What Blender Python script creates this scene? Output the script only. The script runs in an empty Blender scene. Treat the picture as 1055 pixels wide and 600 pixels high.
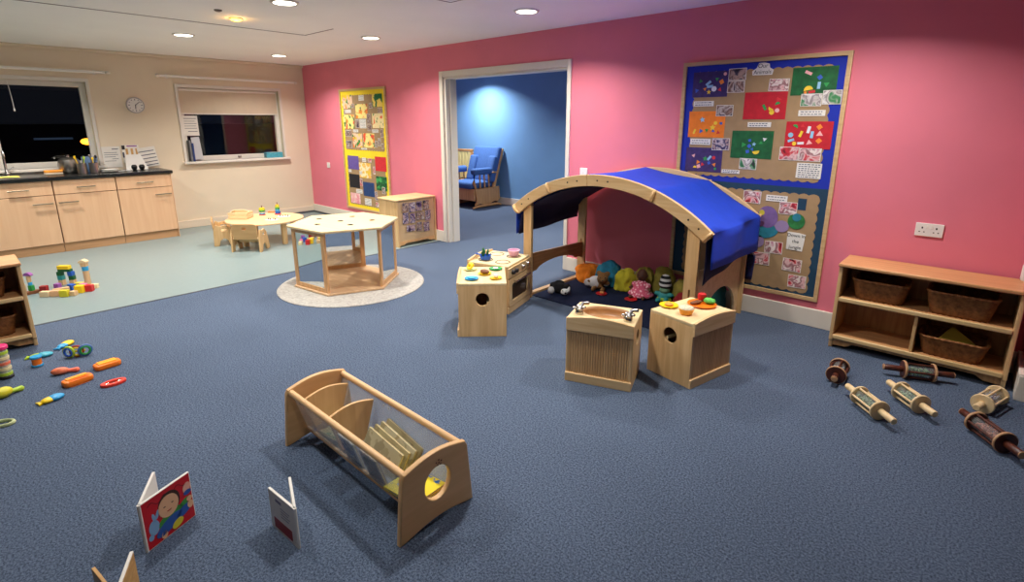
import bpy, bmesh, math, random
from mathutils import Vector, Matrix, Euler, noise
random.seed(11)
S = bpy.context.scene
COL = S.collection
PI = math.pi
R = math.radians

# ------------------------------------------------------------------ materials
def lin(c):
    o = []
    for v in c[:3]:
        v = v / 255.0
        o.append(v / 12.92 if v <= 0.04045 else ((v + 0.055) / 1.055) ** 2.4)
    return (o[0], o[1], o[2], 1.0)

MATS = {}
def new_mat(name):
    m = bpy.data.materials.new(name)
    m.use_nodes = True
    nt = m.node_tree
    b = nt.nodes['Principled BSDF']
    return m, nt, b

def mat(name, col, rough=0.55, metal=0.0, var=0.0, vscale=8.0, bump=0.0, bscale=60.0, spec=0.5, emit=None, estr=0.0, alpha=1.0):
    if name in MATS: return MATS[name]
    m, nt, b = new_mat(name)
    N, L = nt.nodes, nt.links
    c = lin(col)
    b.inputs['Base Color'].default_value = c
    b.inputs['Roughness'].default_value = rough
    b.inputs['Metallic'].default_value = metal
    b.inputs['Specular IOR Level'].default_value = spec
    tc = N.new('ShaderNodeTexCoord')
    nz = N.new('ShaderNodeTexNoise'); nz.inputs['Scale'].default_value = vscale; nz.inputs['Detail'].default_value = 3
    L.new(tc.outputs['Object'], nz.inputs['Vector'])
    rp = N.new('ShaderNodeValToRGB')
    v = max(var, 0.015)
    rp.color_ramp.elements[0].position = 0.3; rp.color_ramp.elements[1].position = 0.7
    rp.color_ramp.elements[0].color = tuple(x * (1 - v) for x in c[:3]) + (1,)
    rp.color_ramp.elements[1].color = tuple(min(1, x * (1 + v)) for x in c[:3]) + (1,)
    L.new(nz.outputs['Fac'], rp.inputs['Fac']); L.new(rp.outputs['Color'], b.inputs['Base Color'])
    if bump:
        n2 = N.new('ShaderNodeTexNoise'); n2.inputs['Scale'].default_value = bscale; n2.inputs['Detail'].default_value = 4
        L.new(tc.outputs['Object'], n2.inputs['Vector'])
        bp = N.new('ShaderNodeBump'); bp.inputs['Strength'].default_value = bump; bp.inputs['Distance'].default_value = 0.01
        L.new(n2.outputs['Fac'], bp.inputs['Height']); L.new(bp.outputs['Normal'], b.inputs['Normal'])
    if emit:
        b.inputs['Emission Color'].default_value = lin(emit); b.inputs['Emission Strength'].default_value = estr
    if alpha < 1: b.inputs['Alpha'].default_value = alpha
    MATS[name] = m
    return m

def wood(name, c1, c2, axis=0, rough=0.42, scale=1.0):
    if name in MATS: return MATS[name]
    m, nt, b = new_mat(name); N, L = nt.nodes, nt.links
    tc = N.new('ShaderNodeTexCoord'); mp = N.new('ShaderNodeMapping')
    sc = [22.0 * scale] * 3; sc[axis] = 1.6 * scale
    mp.inputs['Scale'].default_value = sc
    L.new(tc.outputs['Object'], mp.inputs['Vector'])
    nz = N.new('ShaderNodeTexNoise'); nz.inputs['Scale'].default_value = 1.6; nz.inputs['Detail'].default_value = 6; nz.inputs['Distortion'].default_value = 0.6
    L.new(mp.outputs['Vector'], nz.inputs['Vector'])
    rp = N.new('ShaderNodeValToRGB')
    rp.color_ramp.elements[0].position = 0.32; rp.color_ramp.elements[1].position = 0.68
    rp.color_ramp.elements[0].color = lin(c1); rp.color_ramp.elements[1].color = lin(c2)
    L.new(nz.outputs['Fac'], rp.inputs['Fac']); L.new(rp.outputs['Color'], b.inputs['Base Color'])
    b.inputs['Roughness'].default_value = rough
    bp = N.new('ShaderNodeBump'); bp.inputs['Strength'].default_value = 0.06; bp.inputs['Distance'].default_value = 0.004
    L.new(nz.outputs['Fac'], bp.inputs['Height']); L.new(bp.outputs['Normal'], b.inputs['Normal'])
    MATS[name] = m
    return m

def carpet_mat(name, ca, cb, scale=420, patch=0.10):
    m, nt, b = new_mat(name); N, L = nt.nodes, nt.links
    tc = N.new('ShaderNodeTexCoord')
    n1 = N.new('ShaderNodeTexNoise'); n1.inputs['Scale'].default_value = scale; n1.inputs['Detail'].default_value = 2; n1.inputs['Roughness'].default_value = 0.7
    n2 = N.new('ShaderNodeTexNoise'); n2.inputs['Scale'].default_value = 125; n2.inputs['Detail'].default_value = 3
    n3 = N.new('ShaderNodeTexNoise'); n3.inputs['Scale'].default_value = 1.3; n3.inputs['Detail'].default_value = 3
    for n in (n1, n2, n3): L.new(tc.outputs['Object'], n.inputs['Vector'])
    mx = N.new('ShaderNodeMath'); mx.operation = 'ADD'
    L.new(n1.outputs['Fac'], mx.inputs[0]); L.new(n2.outputs['Fac'], mx.inputs[1])
    hf = N.new('ShaderNodeMath'); hf.operation = 'MULTIPLY'; hf.inputs[1].default_value = 0.5
    L.new(mx.outputs[0], hf.inputs[0])
    rp = N.new('ShaderNodeValToRGB'); rp.color_ramp.elements[0].position = 0.36; rp.color_ramp.elements[1].position = 0.66
    rp.color_ramp.elements[0].color = lin(ca); rp.color_ramp.elements[1].color = lin(cb)
    L.new(hf.outputs[0], rp.inputs['Fac'])
    mm = N.new('ShaderNodeMixRGB'); mm.blend_type = 'MULTIPLY'; mm.inputs['Fac'].default_value = 1
    r2 = N.new('ShaderNodeValToRGB'); r2.color_ramp.elements[0].position = 0.35; r2.color_ramp.elements[1].position = 0.65
    r2.color_ramp.elements[0].color = (1 - patch,) * 3 + (1,); r2.color_ramp.elements[1].color = (1, 1, 1, 1)
    L.new(n3.outputs['Fac'], r2.inputs['Fac'])
    L.new(rp.outputs['Color'], mm.inputs['Color1']); L.new(r2.outputs['Color'], mm.inputs['Color2'])
    L.new(mm.outputs['Color'], b.inputs['Base Color'])
    b.inputs['Roughness'].default_value = 0.95; b.inputs['Specular IOR Level'].default_value = 0.15
    bp = N.new('ShaderNodeBump'); bp.inputs['Strength'].default_value = 0.5; bp.inputs['Distance'].default_value = 0.004
    L.new(hf.outputs[0], bp.inputs['Height']); L.new(bp.outputs['Normal'], b.inputs['Normal'])
    MATS[name] = m
    return m

def photo_mat(name, cols):
    m, nt, b = new_mat(name); N, L = nt.nodes, nt.links
    tc = N.new('ShaderNodeTexCoord'); oi = N.new('ShaderNodeObjectInfo')
    ad = N.new('ShaderNodeVectorMath'); ad.operation = 'ADD'
    ml = N.new('ShaderNodeMath'); ml.operation = 'MULTIPLY'; ml.inputs[1].default_value = 37.0
    L.new(oi.outputs['Random'], ml.inputs[0])
    L.new(tc.outputs['Object'], ad.inputs[0]); L.new(ml.outputs[0], ad.inputs[1])
    nz = N.new('ShaderNodeTexNoise'); nz.inputs['Scale'].default_value = 13; nz.inputs['Detail'].default_value = 2.5; nz.inputs['Distortion'].default_value = 0.8
    L.new(ad.outputs[0], nz.inputs['Vector'])
    rp = N.new('ShaderNodeValToRGB'); cr = rp.color_ramp
    cr.interpolation = 'EASE'
    n = len(cols)
    cr.elements[0].position = 0.3; cr.elements[0].color = lin(cols[0])
    cr.elements[1].position = 0.7; cr.elements[1].color = lin(cols[-1])
    for i in range(1, n - 1):
        e = cr.elements.new(0.3 + 0.4 * i / (n - 1)); e.color = lin(cols[i])
    L.new(nz.outputs['Fac'], rp.inputs['Fac']); L.new(rp.outputs['Color'], b.inputs['Base Color'])
    b.inputs['Roughness'].default_value = 0.35
    MATS[name] = m
    return m

def paint_mat(name, base, blobs, scale=9, thr=0.58):
    """a child's painting: base paper with soft blobs of paint"""
    m, nt, b = new_mat(name); N, L = nt.nodes, nt.links
    tc = N.new('ShaderNodeTexCoord'); oi = N.new('ShaderNodeObjectInfo')
    cur = None
    for i, c in enumerate(blobs):
        ml = N.new('ShaderNodeMath'); ml.operation = 'MULTIPLY_ADD'; ml.inputs[1].default_value = 53.0; ml.inputs[2].default_value = 7.3 * i
        L.new(oi.outputs['Random'], ml.inputs[0])
        ad = N.new('ShaderNodeVectorMath'); ad.operation = 'ADD'
        L.new(tc.outputs['Object'], ad.inputs[0]); L.new(ml.outputs[0], ad.inputs[1])
        nz = N.new('ShaderNodeTexNoise'); nz.inputs['Scale'].default_value = scale; nz.inputs['Detail'].default_value = 2
        L.new(ad.outputs[0], nz.inputs['Vector'])
        rp = N.new('ShaderNodeValToRGB'); rp.color_ramp.elements[0].position = thr; rp.color_ramp.elements[1].position = thr + 0.05
        L.new(nz.outputs['Fac'], rp.inputs['Fac'])
        mx = N.new('ShaderNodeMixRGB'); L.new(rp.outputs['Color'], mx.inputs['Fac'])
        if cur is None: mx.inputs['Color1'].default_value = lin(base)
        else: L.new(cur.outputs['Color'], mx.inputs['Color1'])
        mx.inputs['Color2'].default_value = lin(c); cur = mx
    L.new(cur.outputs['Color'], b.inputs['Base Color']); b.inputs['Roughness'].default_value = 0.75
    MATS[name] = m
    return m

def clear_mat(name, tint=(255, 255, 255), tr=0.85, rough=0.05):
    m = bpy.data.materials.new(name); m.use_nodes = True
    nt = m.node_tree; N, L = nt.nodes, nt.links
    N.remove(N['Principled BSDF']); out = N['Material Output']
    t = N.new('ShaderNodeBsdfTransparent'); t.inputs['Color'].default_value = lin(tint)
    g = N.new('ShaderNodeBsdfGlossy'); g.inputs['Roughness'].default_value = rough
    lw = N.new('ShaderNodeLayerWeight'); lw.inputs['Blend'].default_value = 0.5
    pw = N.new('ShaderNodeMath'); pw.operation = 'POWER'; pw.inputs[1].default_value = 4.0
    L.new(lw.outputs['Facing'], pw.inputs[0])
    fr = N.new('ShaderNodeMath'); fr.operation = 'MULTIPLY_ADD'; fr.inputs[1].default_value = 0.55; fr.inputs[2].default_value = 0.035
    L.new(pw.outputs[0], fr.inputs[0])
    df = N.new('ShaderNodeBsdfDiffuse'); df.inputs['Color'].default_value = lin(tint)
    m0 = N.new('ShaderNodeMixShader'); m0.inputs['Fac'].default_value = 1 - tr
    L.new(t.outputs[0], m0.inputs[1]); L.new(df.outputs[0], m0.inputs[2])
    m1 = N.new('ShaderNodeMixShader'); L.new(fr.outputs[0], m1.inputs['Fac'])
    L.new(m0.outputs[0], m1.inputs[1]); L.new(g.outputs[0], m1.inputs[2])
    L.new(m1.outputs[0], out.inputs['Surface'])
    MATS[name] = m
    return m

def stripe_mat(name, c1, c2, freq, axis='Z', rough=0.8):
    if name in MATS: return MATS[name]
    m, nt, b = new_mat(name); N, L = nt.nodes, nt.links
    tc = N.new('ShaderNodeTexCoord'); wv = N.new('ShaderNodeTexWave')
    wv.bands_direction = axis; wv.inputs['Scale'].default_value = freq
    L.new(tc.outputs['Object'], wv.inputs['Vector'])
    rp = N.new('ShaderNodeValToRGB'); rp.color_ramp.interpolation = 'CONSTANT'
    rp.color_ramp.elements[0].color = lin(c1); rp.color_ramp.elements[1].position = 0.5; rp.color_ramp.elements[1].color = lin(c2)
    L.new(wv.outputs['Fac'], rp.inputs['Fac']); L.new(rp.outputs['Color'], b.inputs['Base Color'])
    b.inputs['Roughness'].default_value = rough
    MATS[name] = m
    return m

# ------------------------------------------------------------------ mesh builders
def finish(me, ang=40):
    for p in me.polygons: p.use_smooth = True
    try: me.set_sharp_from_angle(angle=R(ang))
    except Exception: pass

def link(name, me, m, parent=None, bevel=0.0, rebase=True, ang=40):
    finish(me, ang)
    if m is not None:
        me.materials.clear(); me.materials.append(m)
    ob = bpy.data.objects.new(name, me); COL.objects.link(ob)
    if parent is not None:
        ob.parent = parent
    elif rebase and len(me.vertices):
        xs = [v.co.x for v in me.vertices]; ys = [v.co.y for v in me.vertices]; zs = [v.co.z for v in me.vertices]
        o = Vector(((min(xs) + max(xs)) / 2, (min(ys) + max(ys)) / 2, min(zs)))
        me.transform(Matrix.Translation(-o)); ob.location = o
    if bevel:
        b = ob.modifiers.new('b', 'BEVEL'); b.width = bevel; b.segments = 2; b.limit_method = 'ANGLE'; b.angle_limit = R(40)
    return ob

class MB:
    def __init__(s): s.bm = bmesh.new()
    def _v(s, pts, M):
        return [s.bm.verts.new(M @ Vector(p) if M else Vector(p)) for p in pts]
    def box(s, x0, x1, y0, y1, z0, z1, M=None):
        v = s._v([(x0, y0, z0), (x1, y0, z0), (x1, y1, z0), (x0, y1, z0), (x0, y0, z1), (x1, y0, z1), (x1, y1, z1), (x0, y1, z1)], M)
        for f in ((3, 2, 1, 0), (4, 5, 6, 7), (0, 1, 5, 4), (1, 2, 6, 5), (2, 3, 7, 6), (3, 0, 4, 7)):
            s.bm.faces.new([v[i] for i in f])
        return s
    def prism(s, pts, z0, z1, M=None):
        a = s._v([(x, y, z0) for x, y in pts], M); b = s._v([(x, y, z1) for x, y in pts], M)
        n = len(pts)
        s.bm.faces.new(a[::-1]); s.bm.faces.new(b)
        for i in range(n): s.bm.faces.new([a[i], a[(i + 1) % n], b[(i + 1) % n], b[i]])
        return s
    def lathe(s, prof, n=24, M=None, cx=0, cy=0, caps=True):
        rings = []
        for r, z in prof:
            rings.append(s._v([(cx + r * math.cos(2 * PI * i / n), cy + r * math.sin(2 * PI * i / n), z) for i in range(n)], M))
        for a, b in zip(rings, rings[1:]):
            for i in range(n): s.bm.faces.new([a[i], a[(i + 1) % n], b[(i + 1) % n], b[i]])
        if caps:
            s.bm.faces.new(rings[0][::-1]); s.bm.faces.new(rings[-1])
        return s
    def cyl(s, a, b, r, r2=None, n=16):
        a, b = Vector(a), Vector(b); d = b - a
        M = Matrix.Translation(a) @ d.to_track_quat('Z', 'Y').to_matrix().to_4x4()
        return s.lathe([(r, 0), (r if r2 is None else r2, d.length)], n, M)
    def ell(s, c, r, seg=18, rings=10, M=None):
        if not hasattr(r, '__len__'): r = (r, r, r)
        rows = []
        top = s._v([(c[0], c[1], c[2] + r[2])], M)[0]; bot = s._v([(c[0], c[1], c[2] - r[2])], M)[0]
        for k in range(1, rings):
            t = PI * k / rings
            rows.append(s._v([(c[0] + r[0] * math.sin(t) * math.cos(2 * PI * i / seg), c[1] + r[1] * math.sin(t) * math.sin(2 * PI * i / seg), c[2] + r[2] * math.cos(t)) for i in range(seg)], M))
        for i in range(seg):
            s.bm.faces.new([top, rows[0][i], rows[0][(i + 1) % seg]])
            s.bm.faces.new([bot, rows[-1][(i + 1) % seg], rows[-1][i]])
        for a, b in zip(rows, rows[1:]):
            for i in range(seg): s.bm.faces.new([a[i], b[i], b[(i + 1) % seg], a[(i + 1) % seg]])
        return s
    def tube(s, pts, r, n=8, closed=False, M=None):
        pts = [Vector(p) for p in pts]; m = len(pts); rings = []
        for i, p in enumerate(pts):
            if closed: d = pts[(i + 1) % m] - pts[i - 1]
            else: d = pts[min(i + 1, m - 1)] - pts[max(i - 1, 0)]
            q = d.to_track_quat('Z', 'Y')
            rr = r[i] if hasattr(r, '__len__') else r
            rings.append(s._v([p + q @ Vector((rr * math.cos(2 * PI * k / n), rr * math.sin(2 * PI * k / n), 0)) for k in range(n)], M))
        pairs = list(zip(rings, rings[1:])) + ([(rings[-1], rings[0])] if closed else [])
        for a, b in pairs:
            # match the closest start to avoid twisting
            k0 = min(range(n), key=lambda k: (a[0].co - b[k].co).length) if closed else 0
            for k in range(n): s.bm.faces.new([a[k], a[(k + 1) % n], b[(k + 1 + k0) % n], b[(k + k0) % n]])
        if not closed:
            s.bm.faces.new(rings[0][::-1]); s.bm.faces.new(rings[-1])
        return s
    def torus(s, c, RR, r, n=28, k=10, M=None, sx=1.0, sy=1.0):
        rings = []
        for i in range(n):
            t = 2 * PI * i / n
            rings.append(s._v([(c[0] + (RR + r * math.cos(2 * PI * j / k)) * math.cos(t) * sx, c[1] + (RR + r * math.cos(2 * PI * j / k)) * math.sin(t) * sy, c[2] + r * math.sin(2 * PI * j / k)) for j in range(k)], M))
        for i in range(n):
            a, b = rings[i], rings[(i + 1) % n]
            for j in range(k): s.bm.faces.new([a[j], b[j], b[(j + 1) % k], a[(j + 1) % k]])
        return s
    def sheet(s, rows, M=None):
        vr = [s._v(r, M) for r in rows]
        for a, b in zip(vr, vr[1:]):
            for i in range(len(a) - 1): s.bm.faces.new([a[i], a[i + 1], b[i + 1], b[i]])
        return s
    def mesh(s):
        bmesh.ops.recalc_face_normals(s.bm, faces=s.bm.faces)
        me = bpy.data.meshes.new('m'); s.bm.to_mesh(me); s.bm.free()
        return me
    def build(s, name, m, parent=None, bevel=0.0, ang=40, rebase=True):
        return link(name, s.mesh(), m, parent, bevel, rebase, ang)

def plate_mesh(outlines, t, bevel=0.003, M=None):
    """flat plate with holes: outlines in XY, thickness t centred on z=0, then moved by M"""
    cu = bpy.data.curves.new('c', 'CURVE'); cu.dimensions = '2D'; cu.fill_mode = 'BOTH'
    cu.extrude = max(t / 2 - bevel, 0.0001); cu.bevel_depth = bevel; cu.bevel_resolution = 1; cu.offset = -bevel
    for pts in outlines:
        sp = cu.splines.new('POLY'); sp.points.add(len(pts) - 1); sp.use_cyclic_u = True
        for p, q in zip(sp.points, pts): p.co = (q[0], q[1], 0, 1)
    ob = bpy.data.objects.new('c', cu)
    me = bpy.data.meshes.new_from_object(ob)
    bpy.data.objects.remove(ob); bpy.data.curves.remove(cu)
    if M is not None: me.transform(M)
    return me
def plate(name, outlines, t, m, parent=None, M=None, bevel=0.003):
    return link(name, plate_mesh(outlines, t, bevel, M), m, parent)

def text(name, body, size, m, parent=None, M=None, ext=0.0008, align='CENTER', label=None):
    cu = bpy.data.curves.new('t', 'FONT'); cu.body = body; cu.size = size; cu.extrude = ext
    cu.align_x = align; cu.align_y = 'CENTER'
    ob = bpy.data.objects.new('t', cu); me = bpy.data.meshes.new_from_object(ob)
    bpy.data.objects.remove(ob); bpy.data.curves.remove(cu)
    if M is not None: me.transform(M)
    return link(name, me, m, parent)

def rect(x0, x1, y0, y1, r=0.0, n=4):
    if r <= 0: return [(x0, y0), (x1, y0), (x1, y1), (x0, y1)]
    o = []
    for cx, cy, a in ((x1 - r, y0 + r, -90), (x1 - r, y1 - r, 0), (x0 + r, y1 - r, 90), (x0 + r, y0 + r, 180)):
        for k in range(n + 1):
            t = R(a + 90 * k / n); o.append((cx + r * math.cos(t), cy + r * math.sin(t)))
    return o
def circ(cx, cy, r, n=28, ry=None):
    return [(cx + r * math.cos(2 * PI * i / n), cy + (ry or r) * math.sin(2 * PI * i / n)) for i in range(n)]
def arcp(cx, cy, r, a0, a1, n=24, ry=None):
    return [(cx + r * math.cos(R(a0 + (a1 - a0) * i / n)), cy + (ry or r) * math.sin(R(a0 + (a1 - a0) * i / n))) for i in range(n + 1)]

# axis frames for plates: XZ = plate x->X, plate y->Z, thickness along -Y / YZ = plate x->Y, y->Z, thickness along X
def XZ(y=0.0): return Matrix(((1, 0, 0, 0), (0, 0, -1, y), (0, 1, 0, 0), (0, 0, 0, 1)))
def YZ(x=0.0): return Matrix(((0, 0, 1, x), (1, 0, 0, 0), (0, 1, 0, 0), (0, 0, 0, 1)))
def T(x, y, z=0.0, rz=0.0, rx=0.0, ry=0.0): return Matrix.Translation((x, y, z)) @ Euler((R(rx), R(ry), R(rz))).to_matrix().to_4x4()

# ------------------------------------------------------------------ things
def tag(o, label, cat, group=None, kind=None):
    if label: o['label'] = label
    if cat: o['category'] = cat
    if group: o['group'] = group
    if kind: o['kind'] = kind
    return o
def thing(name, label, cat, loc=(0, 0, 0), rz=0.0, group=None):
    o = bpy.data.objects.new(name, None); COL.objects.link(o)
    o.empty_display_size = 0.1
    o.location = loc; o.rotation_euler = (0, 0, R(rz))
    return tag(o, label, cat, group)
def struct(o): o['kind'] = 'structure'; return o
KIDS = {}
def kids(o): return [c for c in o.children]
def dup(root, loc, rz=0.0, label=None, group=None, mats=None):
    r = root.copy(); COL.objects.link(r); r.location = loc; r.rotation_euler = (0, 0, R(rz))
    if label: r['label'] = label
    if group: r['group'] = group
    for ch in list(root.children):
        c = ch.copy(); COL.objects.link(c); c.parent = r
        for g in list(ch.children):
            d = g.copy(); COL.objects.link(d); d.parent = c
    return r

# ------------------------------------------------------------------ palette
birch = wood('birch', (216, 178, 126), (232, 200, 150), 0)
birch_v = wood('birch_v', (205, 165, 112), (226, 190, 138), 2)
birch_y = wood('birch_y', (205, 165, 112), (226, 190, 138), 1)
birch_pale = wood('birch_pale', (222, 196, 148), (234, 212, 166), 0, scale=0.6)
birch_dark = wood('birch_dark', (165, 120, 74), (196, 152, 100), 2)
beech = wood('beech', (228, 182, 142), (236, 194, 154), 2, scale=0.5)
beech_edge = mat('beech_edge', (150, 98, 70), 0.6)
beech_plinth = wood('beech_plinth', (206, 156, 110), (220, 170, 124), 1, scale=0.6)
shelf_wood = wood('shelf_wood', (196, 140, 92), (216, 164, 112), 0)
shelf_edge = wood('shelf_edge', (210, 176, 120), (226, 194, 140), 0)
honey = wood('honey', (204, 154, 102), (222, 174, 120), 0)
honey_v = wood('honey_v', (204, 154, 102), (222, 174, 120), 2)
white_paint = mat('white_paint', (226, 218, 204), 0.45)
upvc = mat('upvc', (224, 218, 208), 0.35)
pink_wall = mat('pink_wall', (228, 124, 142), 0.75, var=0.03, vscale=3, bump=0.04, bscale=160)
cream_wall = mat('cream_wall', (228, 213, 188), 0.8, var=0.02, vscale=3, bump=0.04, bscale=160)
blue_wall = mat('blue_wall', (112, 160, 208), 0.75, var=0.03, vscale=3, bump=0.04, bscale=160)
ceil_m = mat('ceil_m', (250, 246, 240), 0.8, var=0.02, vscale=2)
line_m = mat('line_m', (120, 100, 95), 0.8)
carpet = carpet_mat('carpet', (26, 37, 57), (116, 132, 157), 300)
vinyl = mat('vinyl', (130, 148, 149), 0.32, var=0.03, vscale=25, spec=0.4)
cove = mat('cove', (86, 88, 92), 0.6)
chrome = mat('chrome', (200, 198, 194), 0.22, 1.0)
steel = mat('steel', (180, 176, 170), 0.35, 1.0)
brass = mat('brass', (150, 138, 118), 0.35, 1.0)
black = mat('black', (16, 16, 18), 0.4)
dark = mat('dark', (36, 32, 32), 0.6)
worktop_m = mat('worktop_m', (24, 26, 26), 0.25, var=0.2, vscale=120)
white = mat('white', (235, 232, 226), 0.5)
paper = mat('paper', (232, 228, 220), 0.8, var=0.02)
mirror = mat('mirror', (225, 230, 230), 0.02, 1.0)
glass = clear_mat('glass', (250, 252, 252), 1.0, 0.0)
acrylic = clear_mat('acrylic', (238, 242, 246), 0.74, 0.15)
tube_clear = clear_mat('tube_clear', (232, 235, 235), 0.86, 0.05)
canopy_m = mat('canopy_m', (4, 60, 194), 0.7, var=0.06, vscale=12, bump=0.12, bscale=90)
navy_shade_cloth = mat('navy_shade_cloth', (12, 18, 62), 0.85, var=0.08, vscale=20)
denim = mat('denim', (62, 102, 164), 0.85, var=0.10, vscale=40, bump=0.3, bscale=220)
red = mat('red', (205, 34, 40), 0.45)
dred = mat('dred', (150, 26, 30), 0.5)
orange = mat('orange', (246, 124, 22), 0.4)
yellow = mat('yellow', (248, 208, 30), 0.4)
lime = mat('lime', (176, 206, 56), 0.45)
green = mat('green', (42, 150, 70), 0.45)
dgreen = mat('dgreen', (22, 92, 44), 0.5)
blue = mat('blue', (32, 92, 190), 0.4)
sky = mat('sky', (52, 160, 214), 0.4)
teal = mat('teal', (48, 150, 150), 0.5)
purple = mat('purple', (150, 84, 160), 0.5)
pinkp = mat('pinkp', (226, 130, 176), 0.4)
hotpink = mat('hotpink', (236, 50, 120), 0.4)
brown = mat('brown', (120, 70, 36), 0.6)
skin = mat('skin', (232, 182, 148), 0.6)
skin_dark = mat('skin_dark', (92, 54, 36), 0.6)
cream_p = mat('cream_p', (240, 222, 170), 0.5)

# ------------------------------------------------------------------ room shell
H = 2.4
XR = 12.0; YF = -8.2
DL, DR, DT = 3.545, 5.405, 2.035          # doorway opening
b = MB()
b.box(-0.12, DL, 0, 0.16, 0, H); b.box(DR, XR, 0, 0.16, 0, H); b.box(DL, DR, 0, 0.16, DT, H)
struct(b.build('wall_back', pink_wall, rebase=False))
# window openings in the cream wall
W1 = (-4.75, -2.87, 0.96, 2.0); W2 = (-1.85, -0.43, 0.955, 1.985)
b = MB()
def wall_piece(y0, y1, z0, z1): b.box(-0.16, 0, y0, y1, z0, z1)
wall_piece(YF, W1[0], 0, H); wall_piece(W1[1], W2[0], 0, H); wall_piece(W2[1], 0.0, 0, H)
for w in (W1, W2): wall_piece(w[0], w[1], 0, w[2]); wall_piece(w[0], w[1], w[3], H)
struct(b.build('wall_left', cream_wall, rebase=False))
struct(MB().box(XR, XR + 0.1, YF, 0.16, 0, H).build('wall_right', mat('slate_wall', (120, 128, 146), 0.8), rebase=False))
struct(MB().box(-0.16, XR, YF - 0.1, YF, 0, H).build('wall_front', MATS['slate_wall'], rebase=False))
# pier that ends the pink wall at the right of the shelf
struct(MB().box(8.93, 9.5, -0.43, 0, 0, H).build('wall_pier', pink_wall, rebase=False))
b = MB(); b.box(8.905, 8.93, -0.45, 0, 0, 0.15); b.box(8.905, 9.5, -0.455, -0.43, 0, 0.15)
struct(b.build('baseboard_pier', white_paint, bevel=0.004))
# floors
VX = 3.395
b = MB(); b.box(VX, XR, YF, 0, -0.05, 0); b.box(-0.4, 7.2, 0, 2.82, -0.05, 0)
struct(b.build('floor', carpet, rebase=False))
struct(MB().box(-0.1, VX, YF, 0, -0.05, 0.0).build('floor_vinyl', vinyl, rebase=False))
struct(MB().box(VX - 0.012, VX + 0.012, YF, -0.02, -0.001, 0.003).build('trim_1', mat('strip', (70, 76, 82), 0.5)))
b = MB(); b.box(-0.16, XR + 0.1, YF - 0.1, 0.16, H, H + 0.1)
struct(b.build('ceiling', ceil_m, rebase=False))
# joints of the ceiling panels and the small dark vent
for i, (p, q) in enumerate([((3.04, -5.2), (3.055, -1.452)), ((3.05, -1.452), (3.62, -1.458)), ((5.36, -1.6), (5.362, -1.452)), ((5.36, -1.452), (5.9, -1.452))]):
    x0, x1 = sorted((p[0], q[0])); y0, y1 = sorted((p[1], q[1]))
    struct(MB().box(x0 - 0.004, x1 + 0.004, y0 - 0.004, y1 + 0.004, H - 0.002, H).build('trim_%d' % (i + 2), line_m))
# coving on the cream wall
struct(MB().box(0, 0.05, YF, -0.001, H - 0.035, H).build('trim_6', cream_wall, bevel=0.01))
# baseboards
b = MB(); b.box(0, DL - 0.07, -0.022, 0, 0, 0.14); b.box(DR + 0.045, 8.905, -0.022, 0, 0, 0.14)
struct(b.build('baseboard_back', white_paint, bevel=0.004))
struct(MB().box(0, 0.022, -2.235, -0.022, 0, 0.11).build('baseboard_left', mat('skirt_cream', (226, 212, 190), 0.5), bevel=0.004))
struct(MB().box(0.022, 0.03, -0.85, -0.03, 0, 0.03).build('trim_7', cove))
struct(MB().box(0.03, 2.9, -0.03, -0.022, 0, 0.03).build('trim_8', cove))
# doorway frame
aw = 0.07
b = MB()
b.box(DL - aw, DL, -0.02, 0, 0, DT + aw); b.box(DR, DR + 0.045, -0.02, 0, 0, DT + aw); b.box(DL, DR, -0.02, 0, DT, DT + aw)
b.box(DL - 0.012, DL - 0.002, -0.028, -0.02, 0, DT + 0.012)
do = b.build('door_1', white_paint, bevel=0.004, rebase=False); struct(do)
b = MB(); b.box(DL, DL + 0.03, 0, 0.16, 0, DT); b.box(DR - 0.012, DR, 0, 0.16, 0, DT); b.box(DL, DR, 0, 0.16, DT - 0.02, DT)
b.box(DL + 0.03, DL + 0.045, 0.06, 0.16, 0, DT)
b.build('door_lining', white_paint, do, bevel=0.003)
# blue room behind
b = MB(); b.box(-0.4, 7.2, 2.82, 2.95, 0, H)
struct(b.build('wall_blue_back', blue_wall, rebase=False))
struct(MB().box(-0.5, -0.4, 0.16, 2.82, 0, H).build('wall_blue_left', blue_wall, rebase=False))
struct(MB().box(7.2, 7.3, 0.16, 2.95, 0, H).build('wall_blue_right', blue_wall, rebase=False))
struct(MB().box(-0.4, 7.2, 0.16, 0.19, 0, H).box(0, 0, 0, 0, 0, 0).build('wall_blue_front', blue_wall, rebase=False)) if False else None
struct(MB().box(-0.5, 7.3, 0.16, 2.95, H, H + 0.1).build('ceiling_blue', ceil_m, rebase=False))
struct(MB().box(-0.4, 7.2, 2.8, 2.82, 0, 0.13).build('baseboard_blue', white_paint, bevel=0.004))

# ------------------------------------------------------------------ windows
def window(n, w, sillname):
    y0, y1, z0, z1 = w
    xg = -0.10
    fr = plate_mesh([rect(y0, y1, z0, z1), rect(y0 + 0.06, y1 - 0.06, z0 + 0.07, z1 - 0.06)], 0.06, 0.004, YZ(xg))
    f = link('window_%d' % n, fr, upvc, rebase=False); struct(f)
    b = MB(); b.box(xg - 0.004, xg + 0.004, y0 + 0.05, y1 - 0.05, z0 + 0.06, z1 - 0.05); b.build('glass_pane', glass, f)
    b = MB()
    # thin white trim round the opening
    tr = plate_mesh([rect(y0 - 0.035, y1 + 0.035, z0, z1 + 0.045), rect(y0, y1, z0 + 0.001, z1)], 0.014, 0.003, YZ(0.007))
    link('window_trim', tr, upvc, f)
    MB().box(-0.10, 0.07, y0 - 0.06, y1 + 0.07, z0 - 0.032, z0).build('window_sill', upvc, f, bevel=0.006)
    return f
w1 = window(1, W1, 's'); w2 = window(2, W2, 's')
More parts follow.
